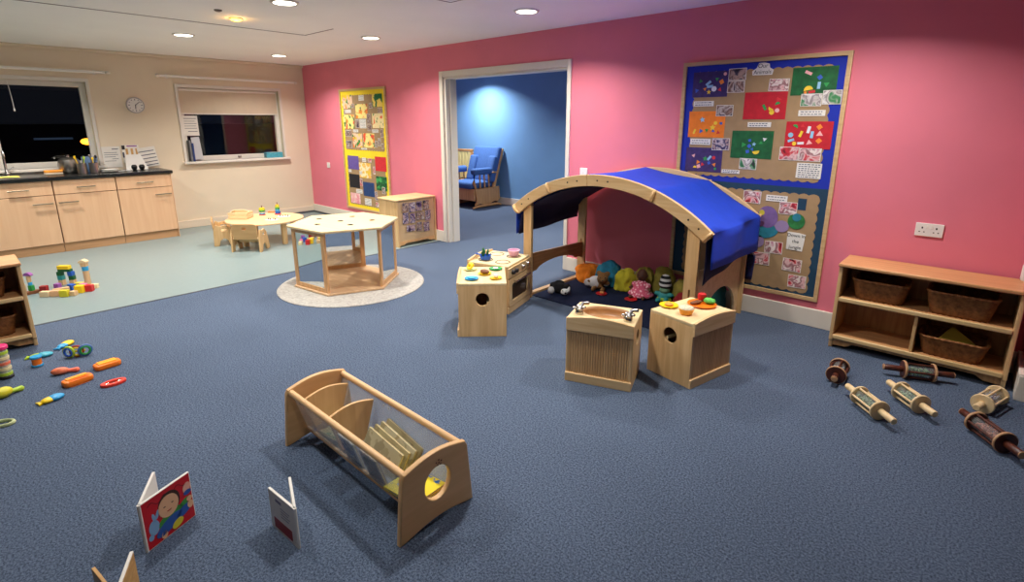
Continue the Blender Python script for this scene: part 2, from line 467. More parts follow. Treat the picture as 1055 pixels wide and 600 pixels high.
MB().box(-0.125, -0.075, -3.86, -3.76, W1[2] + 0.05, W1[3] - 0.05).build('mullion', upvc, w1, bevel=0.004)
MB().box(-0.07, -0.055, -1.13, -1.08, W2[2] + 0.03, W2[2] + 0.055).build('window_catch', steel, w2, bevel=0.003)
# roller blind
bl = thing('roller_blind', 'cream roller blind half lowered over the right hand window', 'blind', (0, 0, 0))
MB().box(-0.055, -0.05, W2[0] + 0.015, W2[1] - 0.03, 1.63, 1.965).build('blind_fabric', mat('blind', (206, 190, 166), 0.8, var=0.03), bl)
MB().cyl((-0.04, W2[0] + 0.015, 1.962), (-0.04, W2[1] - 0.02, 1.962), 0.02).build('blind_roller', upvc, bl)
MB().box(-0.06, -0.045, W2[0] + 0.015, W2[1] - 0.03, 1.62, 1.638).build('bottom_bar', upvc, bl, bevel=0.003)
# blind pull cord in window 1
c = thing('pull_cord', 'thin white blind cord hanging in front of the dark kitchen window', 'cord', (-0.03, -3.59, 0))
MB().tube([(0, 0, 1.99), (0, 0.01, 1.8), (0, 0.012, 1.66)], 0.003, 6).build('cord', white, c)
MB().ell((0, 0.012, 1.655), (0.009, 0.009, 0.02)).build('cord_weight', white, c)
# curtain rails
def rail(label, y0, y1, ends):
    r = thing('curtain_rail', label, 'curtain rail', (0.06, 0, 2.125), 0, 'white curtain rails')
    MB().cyl((0, y0, 0), (0, y1, 0), 0.017).build('pole', white, r)
    for y in ends: MB().ell((0, y, 0), (0.022, 0.03, 0.022)).build('finial', upvc, r)
    n = max(2, int((y1 - y0) / 0.8))
    for i in range(n):
        y = y0 + 0.1 + (y1 - y0 - 0.2) * i / (n - 1)
        b = MB(); b.cyl((-0.06, y, 0), (0, y, 0), 0.009); b.box(-0.06, -0.052, y - 0.015, y + 0.015, -0.03, 0.03)
        b.build('bracket', upvc, r)
    for i in range(6):
        y = (y0 + y1) / 2 - 0.1 + 0.03 * i
        MB().torus((0, y, -0.004), 0.015, 0.003, 14, 6, M=Matrix.Translation((0, y, -0.004)) @ Matrix.Rotation(PI / 2, 4, 'X') @ Matrix.Translation((0, -y, 0.004))).build('curtain_ring', upvc, r)
    return r
rail('long white curtain rail over the dark kitchen window', -4.9, -2.66, (-2.63,))
rail('white curtain rail over the window with the blind', -2.06, -0.19, (-2.08, -0.165))

# outside at night
struct(MB().box(-40, -0.2, -25, 20, -2.6, -2.5).build('ground_outside', mat('tarmac', (40, 38, 38), 0.9)))
sl = thing('street_lamp', 'amber street lamp glowing in the dark beyond the kitchen window', 'street lamp', (-8, -1.70, -2.5))
MB().tube([(0, 0.7, 0), (0, 0.7, 3.3), (0, 0.6, 3.55), (0, 0.12, 3.57)], 0.03).build('lamp_post', dark, sl)
MB().ell((0, 0, 3.54), (0.09, 0.13, 0.075)).build('lamp_head', mat('sodium', (255, 170, 50), 0.5, emit=(255, 150, 28), estr=7.0), sl)
for i, (y, z, w, c) in enumerate([(-5.6, 1.02, 0.5, (150, 180, 220)), (-3.9, 1.0, 0.9, (120, 160, 210)), (-2.2, 1.04, 0.3, (150, 180, 220))]):
    pass
lh = thing('far_building', 'dark distant building with a line of pale lit windows across the night', 'building', (-26, 1.0, -2.5))
MB().box(-2, 2, -9, 9, 0, 3.9).build('wall', mat('night_brick', (22, 20, 22), 0.9), lh)
for i in range(5):
    MB().box(2.0, 2.04, -6.5 + 2.2 * i, -6.1 + 2.2 * i + 0.5 * (i % 3), 3.2, 3.29).build('window', mat('lit_window', (140, 170, 210), 0.5, emit=(130, 165, 215), estr=0.06), lh)

# ------------------------------------------------------------------ kitchen
KX = 0.575; KZ0 = 0.105; KT = 0.855
units = [(-4.66, -4.055), (-4.05, -3.45), (-3.445, -2.845), (-2.84, -2.245)]
klabels = ['beech kitchen base unit at the far left partly out of frame', 'beech kitchen base unit below the sink', 'middle beech kitchen base unit below the utensil pots', 'beech kitchen base unit at the right hand end of the worktop']
def handle(mb, x, y0, y1, z):
    mb.cyl((x + 0.03, y0, z), (x + 0.03, y1, z), 0.008, n=10)
    for y in (y0 + 0.02, y1 - 0.02): mb.cyl((x, y, z), (x + 0.03, y, z), 0.005, n=8)
for i, ((y0, y1), lb) in enumerate(zip(units, klabels)):
    u = thing('kitchen_cabinet', lb, 'cabinet', (0, 0, 0), 0, 'beech base units under the worktop')
    b = MB(); b.box(0.025, KX - 0.02, y0, y1, KZ0, KT)
    b.build('body', beech_edge, u)
    d = MB().box(KX - 0.02, KX, y0 + 0.003, y1 - 0.003, KZ0 + 0.005, 0.682).build('door', beech, u, bevel=0.002)
    dr = MB().box(KX - 0.02, KX, y0 + 0.003, y1 - 0.003, 0.69, KT - 0.004).build('drawer', beech, u, bevel=0.002)
    if i in (1, 3, 0): hy = (y1 - 0.205, y1 - 0.022)
    else: hy = (y0 + 0.02, y0 + 0.205)
    hb = MB(); handle(hb, KX, hy[0], hy[1], 0.594); hb.build('handle', brass, d)
    hb = MB(); cy = (y0 + y1) / 2; handle(hb, KX, cy - 0.09, cy + 0.09, 0.762); hb.build('handle', brass, dr)
    MB().box(KX - 0.06, KX - 0.035, y0, y1, 0, KZ0).build('plinth', beech_plinth, u)
    if i == 3: MB().box(0.024, KX, y1, y1 + 0.009, 0, KT).build('end_panel', beech, u, bevel=0.002)
# worktop with sink cut-out
wt = thing('worktop', 'long black kitchen worktop below the dark window', 'worktop')
plate('top', [rect(0.002, 0.60, -4.7, -2.215, 0.004), rect(0.09, 0.52, -4.35, -3.60, 0.03)], 0.04, worktop_m, wt, Matrix.Translation((0, 0, KT + 0.02)), 0.006)
MB().box(0.0, 0.012, -4.7, -2.83, KT + 0.04, KT + 0.075).build('upstand', white, wt)
WZ = KT + 0.04
sk = thing('kitchen_sink', 'stainless steel sink with drainer set in the black worktop', 'sink', (0, 0, WZ))
plate('drainer', [rect(0.08, 0.53, -4.36, -3.46, 0.03), rect(0.12, 0.49, -4.32, -3.70, 0.03)], 0.006, steel, sk, Matrix.Translation((0, 0, 0.003)), 0.002)
b = MB(); b.sheet([[(0.12 + (0.37) * 0, -4.32, 0), (0.12, -3.70, 0)], [(0.13, -4.31, -0.13), (0.13, -3.71, -0.13)], [(0.48, -4.31, -0.13), (0.48, -3.71, -0.13)], [(0.49, -4.32, 0), (0.49, -3.70, 0)]])
b.sheet([[(0.12, -3.70, 0), (0.49, -3.70, 0)], [(0.13, -3.71, -0.13), (0.48, -3.71, -0.13)]]); b.sheet([[(0.12, -4.32, 0), (0.49, -4.32, 0)], [(0.13, -4.31, -0.13), (0.48, -4.31, -0.13)]])
b.build('basin', steel, sk)
tp = thing('kitchen_tap', 'tall curved chrome kitchen tap behind the sink', 'tap', (0.09, -3.775, WZ + 0.006))
MB().lathe([(0.026, 0), (0.026, 0.03), (0.014, 0.05), (0.012, 0.20)], 16).build('tap_body', chrome, tp)
MB().tube([(0, 0, 0.19), (0.005, 0, 0.25), (0.03, 0.0, 0.285), (0.07, 0, 0.28), (0.09, 0, 0.25), (0.092, 0, 0.22)], 0.011, 10).build('spout', chrome, tp)
MB().tube([(0, 0.01, 0.06), (0, 0.045, 0.075), (0, 0.07, 0.10)], 0.006, 8).build('lever', chrome, tp)
o = MB()
o.sheet([[(0.30 + 0.02 * i, -4.02 + 0.04 * j, 0.012 + 0.004 * math.sin(i * 1.7 + j)) for j in range(9)] for i in range(10)])
o = o.build('cloth', mat('yellow_cloth', (240, 226, 110), 0.9, var=0.05)); o.location.z = WZ + 0.006
md = o.modifiers.new('s', 'SOLIDIFY'); md.thickness = 0.006
tag(o, 'folded yellow cleaning cloth lying by the sink', 'cloth')
# sponge pack on the drainer
sp = thing('sponge', 'orange topped cleaning sponge lying on the right of the sink', 'sponge', (0.19, -3.37, WZ), 3)
MB().box(-0.05, 0.05, -0.085, 0.085, 0.0, 0.022).build('scourer', mat('pale', (222, 206, 180), 0.9), sp, bevel=0.006)
MB().box(-0.05, 0.05, -0.085, 0.085, 0.022, 0.052).build('foam', mat('foam', (244, 160, 62), 0.9, bump=0.2), sp, bevel=0.008)
# utensil pots
def pot(y, label, cols):
    t = thing('utensil_pot', label, 'utensil pot', (0.3, y, WZ), 0, 'steel pots on the worktop')
    MB().lathe([(0.046, 0), (0.05, 0.004), (0.05, 0.125), (0.047, 0.125), (0.046, 0.02)], 24).build('pot', steel, t)
    return t
def utensil(x, y, dx, dy, m, label, h=0.17):
    t = thing('kitchen_utensil', label, 'utensil', (x, y, WZ + 0.02))
    MB().tube([(0, 0, 0), (dx * 0.5, dy * 0.5, h * 0.5), (dx, dy, h)], 0.005, 8).build('handle', m, t)
    MB().ell((dx * 1.1, dy * 1.1, h + 0.008), (0.005, 0.012, 0.022)).build('head', m, t)
pot(-3.105, 'steel utensil pot holding yellow handled utensils beside the sponge', None)
pot(-2.985, 'steel utensil pot nearest the papers', None)
utensil(0.305, -3.115, -0.0, -0.04, yellow, 'yellow handled utensil leaning out of the pot beside the sponge')
utensil(0.32, -3.095, 0.01, 0.02, lime, 'lime green utensil standing in the pot beside the sponge', 0.16)
utensil(0.28, -3.10, -0.01, 0.03, black, 'black utensil standing in the pot beside the sponge')
utensil(0.31, -2.98, 0.0, -0.03, steel, 'steel utensil standing in the pot nearest the papers', 0.18)
utensil(0.29, -2.985, 0.0, 0.03, black, 'black utensil standing in the pot nearest the papers')
utensil(0.32, -2.99, 0.01, 0.0, yellow, 'yellow tipped utensil standing in the pot nearest the papers', 0.15)
def bowl(name, x, y, z, r, h, m, label, cat='bowl', group=None):
    t = MB().lathe([(r * 0.45, 0), (r * 0.75, h * 0.25), (r, h), (r * 0.96, h), (r * 0.7, h * 0.3), (r * 0.4, 0.006)], 28).build(name, m)
    t.location = (x, y, z); return tag(t, label, cat, group)
kb = MB().lathe([(0.07, 0), (0.105, 0.04), (0.115, 0.10), (0.10, 0.165), (0.06, 0.195), (0.014, 0.20), (0.014, 0.222), (0.001, 0.225)], 26).build('kettle', steel)
kb.location = (0.145, -3.20, WZ); tag(kb, 'round steel kettle behind the utensil pots on the worktop', 'kettle')
bowl('mixing_bowl', 0.10, -2.985, WZ, 0.085, 0.19, mat('bluebowl', (120, 150, 190), 0.3), 'pale blue bowl behind the steel utensil pots')
for k in range(3):
    o = MB().lathe([(0.05, 0), (0.09, 0.012), (0.088, 0.014), (0.05, 0.004)], 24).build('plate', white); o.location = (0.30, -2.83, WZ + 0.011 * k)
    tag(o, ['lowest white plate of the short stack by the utensil pots', 'middle white plate of the short stack by the utensil pots', 'topmost white plate of the short stack by the utensil pots'][k], 'plate', 'plates stacked on the worktop')
# papers on the wall behind the worktop
ink = mat('ink', (70, 76, 96), 0.8)
def wall_paper(y0, y1, z0, z1, label, lines, tilt=0.0, x=0.004, mm=None, name='paper_notice', cat='notice'):
    t = thing(name, label, cat, (x, (y0 + y1) / 2, (z0 + z1) / 2)); t.rotation_euler = (R(tilt), 0, 0)
    w, h = (y1 - y0) / 2, (z1 - z0) / 2
    MB().box(-0.002, 0.002, -w, w, -h, h).build('sheet', mm or paper, t)
    for (a, bb, c, d, m) in lines:
        MB().box(0.002, 0.0028, -w + a * 2 * w, -w + bb * 2 * w, -h + c * 2 * h, -h + d * 2 * h).build('printed_line', m, t)
    return t
wall_paper(-2.83, -2.63, 0.93, 1.20, 'white printed notice on the wall right of the dark window', [(0.55, 0.9, 0.86, 0.9, ink), (0.1, 0.8, 0.7, 0.72, ink), (0.1, 0.85, 0.6, 0.62, ink), (0.1, 0.7, 0.5, 0.52, ink), (0.5, 0.85, 0.4, 0.42, ink), (0.1, 0.7, 0.3, 0.32, ink)])
wall_paper(-2.61, -2.42, 0.98, 1.215, 'notice with three tan columns in the middle of the wall papers', [(0.2, 0.34, 0.25, 0.8, mat('tan_ink', (206, 160, 96), 0.8)), (0.5, 0.64, 0.25, 0.8, MATS['tan_ink']), (0.78, 0.92, 0.2, 0.8, MATS['tan_ink']), (0.0, 0.1, 0.3, 0.6, ink), (0.0, 0.18, 0.75, 0.98, dark), (0.3, 0.9, 0.9, 0.97, purple)], x=0.009)
wall_paper(-2.43, -2.22, 0.915, 1.18, 'tilted white sheet with dark ruled lines beside the wall papers', [(0.02, 0.9, 0.78, 0.82, ink), (0.02, 0.95, 0.6, 0.64, ink), (0.05, 0.95, 0.42, 0.46, ink), (0.1, 0.95, 0.24, 0.28, ink), (0.1, 0.95, 0.08, 0.12, ink)], tilt=8, x=0.014)
ds = thing('leaflet_stand', 'white leaflet stand with a sloping edge at the back of the worktop', 'stand', (0.12, -2.50, WZ))
MB().prism([(-0.12, 0), (0.13, 0), (0.07, 0.20), (-0.10, 0.20)], 0, 0.004, M=T(0, 0, 0, 90, 80)).build('back_panel', white, ds)
MB().box(-0.01, 0.08, -0.12, 0.12, 0, 0.006).build('foot', white, ds, bevel=0.002)
for k, y in enumerate((-2.55, -2.465)):
    t = thing('beaker', ['round black beaker on the worktop left of its twin', 'round black beaker on the worktop right of its twin'][k], 'beaker', (0.22, y, WZ), 0, 'black beakers on the worktop')
    MB().lathe([(0.018, 0), (0.03, 0.02), (0.034, 0.04), (0.028, 0.062), (0.02, 0.068), (0.018, 0.06)], 20).build('cup', black, t)
    MB().torus((0, 0, 0.066), 0.02, 0.003, 18, 8).build('rim', dark, t)
o = MB().tube([(0.25, -2.60, 0.004), (0.24, -2.66, 0.004), (0.28, -2.72, 0.004), (0.3, -2.78, 0.004)], 0.004, 8).build('cable', white); o.location.z = WZ
tag(o, 'thin pale cable trailing over the worktop in front of the papers', 'cable')

# clock
ck = thing('wall_clock', 'small round white wall clock with silver rim on the cream wall', 'clock', (0.0, -2.378, 1.731))
MX = Matrix.Rotation(PI / 2, 4, 'Y')
MB().lathe([(0.10, 0), (0.105, 0.01), (0.102, 0.03), (0.092, 0.03), (0.09, 0.022)], 40, MX).build('clock_case', mat('silver', (186, 184, 184), 0.3, 0.6), ck)
MB().lathe([(0.0905, 0.0), (0.0905, 0.0245)], 40, MX).build('dial', white, ck)
b = MB()
for i in range(12):
    a = 2 * PI * i / 12; L_ = 0.018 if i % 3 == 0 else 0.011
    M = T(0.0246, 0, 0) @ Matrix.Rotation(a, 4, 'X')
    b.box(0, 0.0015, -0.004, 0.004, 0.08 - L_, 0.08, M)
b.build('hour_marks', ink, ck)
for nm, ang, ln, w in (('hour_hand', R(-185), 0.05, 0.004), ('minute_hand', R(-48), 0.07, 0.003)):
    MB().box(0.026, 0.0275, -w, w, -0.01, ln, Matrix.Rotation(ang, 4, 'X')).build(nm, ink, ck)

# window 2 sill things
t = thing('tissue_box', 'turquoise box standing at the right end of the window sill', 'box', (-0.02, -0.60, W2[2]))
MB().box(-0.05, 0.05, -0.13, 0.13, 0, 0.085).build('carton', mat('turq', (72, 160, 180), 0.5, var=0.3, vscale=40), t, bevel=0.003)
MB().ell((0, 0, 0.085), (0.03, 0.07, 0.003)).build('slot', paper, t)
wall_paper(-1.83, -1.63, 1.32, 1.60, 'white printed sheet stuck on the glass below the blind', [(0.1, 0.9, 0.85, 0.88, ink), (0.1, 0.8, 0.72, 0.74, ink), (0.1, 0.9, 0.6, 0.62, ink), (0.1, 0.85, 0.48, 0.5, ink), (0.1, 0.9, 0.36, 0.38, ink), (0.3, 0.9, 0.2, 0.23, ink)], x=-0.06)
wall_paper(-1.75, -1.64, 0.98, 1.30, 'pale grey folder leaning at the left end of the window sill', [], 4, x=-0.03, mm=mat('folder', (196, 196, 200), 0.6), name='folder', cat='folder')
for k, (y, h, m) in enumerate([(-1.795, 0.30, mat('gbook', (110, 112, 118), 0.6)), (-1.765, 0.26, mat('nbook', (36, 60, 120), 0.6))]):
    t = MB().box(-0.05, 0.05, -0.012, 0.012, 0, h).build('book', m, bevel=0.002); t.location = (-0.015, y, W2[2] + 0.001)
    tag(t, ['grey book standing on the window sill by the folder', 'navy book standing on the window sill by the folder'][k], 'book')

# ------------------------------------------------------------------ ceiling fittings
def downlight(x, y, label, power=55, z=H, color=(1.0, 0.955, 0.89)):
    t = thing('ceiling_light', label, 'ceiling light', (x, y, z), 0, 'recessed round ceiling lights')
    MB().lathe([(0.075, -0.001), (0.105, -0.001), (0.105, -0.006), (0.098, -0.012), (0.082, -0.010), (0.075, -0.004)], 32, caps=False).build('frame', white_paint, t)
    MB().lathe([(0.081, -0.010), (0.078, -0.006), (0.076, -0.003)], 32).build('diffuser', mat('diffuser', (255, 250, 240), 0.4, emit=(255, 244, 226), estr=9.0), t)
    ld = bpy.data.lights.new('downlight', 'AREA'); ld.shape = 'DISK'; ld.size = 0.15; ld.energy = power; ld.color = color; ld.spread = R(SPREAD)
    lo = bpy.data.objects.new('downlight_lamp', ld); COL.objects.link(lo); lo.parent = t; lo.location = (0, 0, -0.016)
    return t
SPREAD = 138
LP = 26
for x, y, lb, k in [(2.166, -2.337, 'round ceiling light nearest the kitchen window', 1.0), (1.139, -0.878, 'round ceiling light nearest the room corner', 1.0), (3.432, -0.909, 'round ceiling light between the corner and the doorway', 1.0),
                    (4.446, -2.313, 'round ceiling light cut by the top edge of the view', 1.0), (5.585, -0.828, 'round ceiling light above the play den', 1.0)]:
    downlight(x, y, lb, LP * k)
for x, y, k in [(6.7, -2.32, 0.8), (7.85, -0.85, 0.78), (3.4, -3.9, 0.9), (5.6, -3.8, 0.5), (1.1, -3.9, 0.9), (7.85, -3.8, 0.15)]:
    downlight(x, y, 'round ceiling light out of frame above the play room', LP * k)
downlight(1.5, 2.25, 'round ceiling light above the rocking chair in the blue room', 42, color=(0.97, 0.98, 1.0))
downlight(4.4, 1.2, 'round ceiling light inside the blue room by the doorway', 40)
am = thing('night_light', 'small glowing amber light set in the ceiling', 'light', (3.486, -2.307, H))
MB().lathe([(0.044, -0.001), (0.056, -0.001), (0.054, -0.008), (0.046, -0.008)], 24, caps=False).build('frame', white_paint, am)
MB().lathe([(0.046, -0.006), (0.038, -0.016), (0.014, -0.022)], 24).build('amber_lens', mat('amber', (255, 190, 70), 0.4, emit=(255, 176, 50), estr=14.0), am)
ld = bpy.data.lights.new('amber', 'POINT'); ld.energy = 0.9; ld.color = (1, 0.55, 0.12); ld.shadow_soft_size = 0.03
lo = bpy.data.objects.new('amber_lamp', ld); COL.objects.link(lo); lo.parent = am; lo.location = (0, 0, -0.05)
sm = thing('ceiling_sensor', 'small dark round sensor on the ceiling beside the amber light', 'sensor', (3.77, -2.55, H))
MB().lathe([(0.03, -0.001), (0.028, -0.01), (0.012, -0.016), (0.003, -0.017)], 20).build('housing', mat('sensor', (120, 108, 100), 0.5), sm)
ld = bpy.data.lights.new('street', 'POINT'); ld.energy = 60; ld.color = (1, 0.5, 0.12); ld.shadow_soft_size = 0.1
lo = bpy.data.objects.new('street_light_source', ld); COL.objects.link(lo); lo.location = (-7.5, -1.7, 0.95)
# ------------------------------------------------------------------ electrical fittings on the pink wall
def socket(x, z, w, h, label, double):
    t = thing('wall_socket' if double else 'light_switch', label, 'socket' if double else 'switch', (x, 0, z))
    MB().box(0, w, -0.011, 0, 0, h).build('face_plate', white, t, bevel=0.003)
    b = MB()
    if double:
        for cx in (0.036, 0.11):
            b.box(cx - 0.004, cx + 0.004, -0.0118, -0.0105, 0.05, 0.062)
            for s in (-1, 1): b.box(cx + s * 0.012 - 0.004, cx + s * 0.012 + 0.004, -0.0118, -0.0105, 0.026, 0.032)
        b.build('pin_holes', dark, t)
        for cx in (0.06, 0.086): MB().box(cx - 0.006, cx + 0.006, -0.0135, -0.0108, 0.052, 0.072).build('rocker_switch', paper, t, bevel=0.001)
    else:
        MB().box(w / 2 - 0.008, w / 2 + 0.008, -0.0135, -0.0105, h / 2 - 0.014, h / 2 + 0.014).build('rocker_switch', paper, t, bevel=0.001)
    return t
socket(8.293, 0.788, 0.147, 0.086, 'white double wall socket on the pink wall above the low shelf', True)
socket(0.575, 0.79, 0.086, 0.086, 'white switch on the pink wall left of the yellow board', False)
socket(5.585, 0.985, 0.086, 0.09, 'white light switch beside the doorway above the play den', False)
t = thing('dispenser', 'white plastic container at the right end of the low shelf top', 'container', (8.862, -0.055, 0.6))
MB().lathe([(0.024, 0), (0.028, 0.01), (0.028, 0.09), (0.02, 0.11)], 20).build('bottle_body', white, t)
MB().lathe([(0.012, 0.108), (0.012, 0.135), (0.006, 0.14)], 16).build('cap', paper, t)

# ------------------------------------------------------------------ display boards
brown_paper = mat('brown_paper', (168, 138, 100), 0.85, var=0.06, vscale=18)
ph_dark = photo_mat('ph_dark', [(30, 26, 40), (72, 62, 80), (190, 160, 144), (110, 80, 74), (196, 184, 176), (60, 50, 70)])
ph_pink = photo_mat('ph_pink', [(60, 34, 40), (206, 60, 70), (230, 190, 190), (150, 96, 100), (240, 226, 220), (190, 110, 140)])
ph_green = photo_mat('ph_green', [(54, 60, 56), (70, 140, 90), (210, 200, 196), (150, 140, 140), (236, 230, 226), (120, 110, 130)])
ph_purple = photo_mat('ph_purple', [(30, 24, 40), (90, 66, 110), (190, 160, 156), (50, 50, 96), (206, 190, 196), (80, 44, 60)])
ph_mats = {'d': ph_dark, 'p': ph_pink, 'g': ph_green, 'u': ph_purple}
def scallop(l, r, b_, t, n_x, n_y, a=0.012, top=True):
    o = []
    def edge(p, q, n, nx, ny):
        for i in range(n * 4):
            f = i / (n * 4); k = a * abs(math.sin(PI * f * n))
            o.append((p[0] + (q[0] - p[0]) * f + nx * k, p[1] + (q[1] - p[1]) * f + ny * k))
    edge((l, b_), (r, b_), n_x, 0, -1); edge((r, b_), (r, t), n_y, 1, 0); edge((r, t), (l, t), n_x, 0, 1); edge((l, t), (l, b_), n_y, -1, 0)
    return o
def board(label, l, r, b_, t, split, cloths, bgs, fm):
    bd = thing('display_board', label, 'display board', (0, 0, 0))
    plate('frame', [rect(l, r, b_, t), rect(l + 0.03, r - 0.03, b_ + 0.03, t - 0.03)], 0.026, fm, bd, XZ(-0.013), 0.004)
    MB().box(l + 0.03, r - 0.03, -0.012, 0, split, t - 0.03).build('backing_cloth', cloths[0], bd)
    MB().box(l + 0.03, r - 0.03, -0.012, 0, b_ + 0.03, split).build('backing_cloth', cloths[1], bd)
    for bg in bgs:
        o = MB().prism(scallop(*bg), 0, 0.002, XZ(-0.012)).build('backing_paper', brown_paper, bd)
    return bd
def card(name, l, r, b_, t, m, label, cat, y=-0.0145, th=0.0012, tilt=0.0, group=None):
    """a sheet pinned on the wall board; lies in the XZ plane"""
    o = MB().box(-(r - l) / 2, (r - l) / 2, -th, 0, -(t - b_) / 2, (t - b_) / 2).build(name, m, rebase=False)
    o.location = ((l + r) / 2, y, (b_ + t) / 2); o.rotation_euler = (0, R(tilt), 0)
    return tag(o, label, cat, group)
def photo(l, r, b_, t, k, label, group, y=-0.0165, border=True):
    o = MB().box(-(r - l) / 2, (r - l) / 2, -0.001, 0, -(t - b_) / 2, (t - b_) / 2).build('photograph', paper if border else ph_mats[k], rebase=False)
    o.location = ((l + r) / 2, y, (b_ + t) / 2); o.rotation_euler = (0, R(random.uniform(-2, 2)), 0)
    if border:
        e = 0.004
        MB().box(-(r - l) / 2 + e, (r - l) / 2 - e, -0.0016, -0.001, -(t - b_) / 2 + e, (t - b_) / 2 - e).build('picture', ph_mats[k], o)
    return tag(o, label, 'photograph', group)
def strip(l, r, b_, t, label, group, lines=2, name='caption_strip'):
    o = card(name, l, r, b_, t, paper, label, 'caption', -0.0165, group=group)
    w, h = r - l, t - b_
    mb = MB()
    for i in range(lines):
        z = h / 2 - h * (i + 0.7) / (lines + 0.4)
        x = -w * 0.42
        while x < w * 0.36:
            ww = random.uniform(0.008, 0.022); mb.box(x, min(x + ww, w * 0.43), -0.0017, -0.0012, z - 0.0028, z + 0.0028); x += ww + 0.006
    mb.build('caption_print', ink, o)
    return o
wc = lambda c: [mat('c_%s' % n, v, 0.7) for n, v in c]
shape_mats = [mat('sh_red', (214, 50, 56), 0.6), mat('sh_white', (232, 232, 236), 0.6), mat('sh_orange', (244, 140, 50), 0.6), mat('sh_yellow', (248, 210, 60), 0.6), mat('sh_blue', (60, 100, 200), 0.6), mat('sh_green', (50, 160, 80), 0.6), mat('sh_sky', (150, 200, 230), 0.6), mat('sh_pink', (244, 180, 180), 0.6)]
def shape_pts(k, s):
    if k == 0: return [(-s, -s * 0.7), (s, -s * 0.6), (0, s)]
    if k == 1: return circ(0, 0, s * 0.8, 14)
    if k == 2: return rect(-s * 1.2, s * 1.2, -s * 0.5, s * 0.5)
    if k == 3: return [(s * (1.1 if i % 2 == 0 else 0.5) * math.cos(R(36 * i + 90)), s * (1.1 if i % 2 == 0 else 0.5) * math.sin(R(36 * i + 90))) for i in range(10)]
    if k == 4: return rect(-s * 0.7, s * 0.7, -s * 0.7, s * 0.7)
    return arcp(0, 0, s, 0, 180, 8)
def collage(l, r, b_, t, m, label, shapes, tilt=0.0):
    o = card('collage_painting', l, r, b_, t, m, label, 'artwork', -0.0148, 0.0014, tilt, 'shape collages on the big board')
    w, h = (r - l), (t - b_)
    for (fx, fy, k, ci, s, rot) in shapes:
        M = Matrix.Translation(((fx - 0.5) * w, -0.0014, (0.5 - fy) * h)) @ XZ() @ Matrix.Rotation(R(rot), 4, 'Z')
        MB().prism(shape_pts(k, s), 0, 0.0012, M).build('paper_shape', shape_mats[ci], o)
    return o
blue_cloth = mat('blue_cloth', (18, 44, 168), 0.8, var=0.05); teal_cloth = mat('teal_cloth', (24, 62, 88), 0.8, var=0.05)
frame_w = wood('frame_w', (196, 160, 112), (214, 182, 134), 0)
board('large framed display board with blue and dark teal borders on the pink wall', 6.597, 7.794, 0.199, 1.984, 1.045, (blue_cloth, teal_cloth),
      [(6.705, 7.685, 1.095, 1.895, 15, 12), (6.72, 7.705, 0.255, 0.99, 15, 11)], frame_w)
pp = mat('pp', (62, 44, 104), 0.7, var=0.25, vscale=22); gp = mat('gp', (22, 96, 50), 0.7, var=0.3, vscale=20)
rp_ = mat('rp', (196, 28, 44), 0.7, var=0.12, vscale=20); op = mat('op', (246, 130, 34), 0.7, var=0.1, vscale=20)
collage(6.687, 6.971, 1.71, 1.905, pp, 'dark purple collage of paper shapes in the top left of the big board', [(0.22, 0.35, 0, 5, 0.015, 20), (0.45, 0.45, 2, 6, 0.02, 40), (0.5, 0.58, 2, 6, 0.02, 5), (0.36, 0.68, 0, 2, 0.014, 190), (0.62, 0.68, 1, 1, 0.026, 0), (0.48, 0.8, 3, 3, 0.018, 0), (0.68, 0.3, 0, 5, 0.014, 60), (0.82, 0.42, 4, 2, 0.022, 30), (0.9, 0.12, 1, 7, 0.016, 0), (0.78, 0.72, 0, 0, 0.016, 100), (0.12, 0.72, 0, 4, 0.018, 40)])
collage(7.43, 7.72, 1.702, 1.893, gp, 'dark green collage of paper shapes in the top right of the big board', [(0.36, 0.2, 2, 7, 0.02, -25), (0.62, 0.38, 4, 4, 0.02, 40), (0.62, 0.66, 2, 6, 0.02, 88), (0.78, 0.64, 0, 5, 0.018, 180), (0.4, 0.82, 5, 3, 0.03, 10), (0.48, 0.88, 2, 0, 0.018, 10), (0.34, 0.9, 3, 2, 0.014, 0)])
collage(7.109, 7.414, 1.536, 1.735, rp_, 'bright red collage with a few shapes at the centre of the big board', [(0.8, 0.28, 0, 0, 0.02, 30), (0.8, 0.46, 5, 5, 0.018, 20), (0.5, 0.56, 2, 5, 0.018, -60), (0.66, 0.6, 5, 3, 0.02, 150), (0.68, 0.75, 1, 3, 0.022, 0), (0.8, 0.68, 1, 7, 0.02, 0)])
collage(6.676, 6.975, 1.394, 1.6, op, 'orange collage of stars and shapes on the left of the big board', [(0.38, 0.32, 3, 6, 0.022, 10), (0.68, 0.62, 3, 3, 0.024, 0), (0.75, 0.45, 1, 3, 0.018, 0), (0.9, 0.46, 1, 4, 0.014, 0), (0.18, 0.78, 2, 3, 0.016, 70), (0.36, 0.75, 0, 4, 0.018, 30), (0.52, 0.72, 0, 5, 0.016, 60), (0.7, 0.74, 0, 4, 0.014, 0), (0.84, 0.8, 0, 0, 0.016, 10)])
collage(6.674, 6.978, 1.115, 1.311, pp, 'dark purple collage of paper shapes in the lower left of the upper board', [(0.22, 0.35, 0, 7, 0.016, 200), (0.35, 0.6, 0, 2, 0.018, 30), (0.38, 0.78, 4, 7, 0.02, 20), (0.55, 0.45, 3, 5, 0.02, 0), (0.66, 0.42, 2, 6, 0.018, 50), (0.78, 0.4, 1, 0, 0.018, 0), (0.66, 0.62, 4, 4, 0.016, 30), (0.8, 0.68, 0, 2, 0.016, 80), (0.28, 0.85, 5, 3, 0.016, 0), (0.48, 0.7, 0, 0, 0.016, 140), (0.84, 0.85, 1, 5, 0.012, 0)])
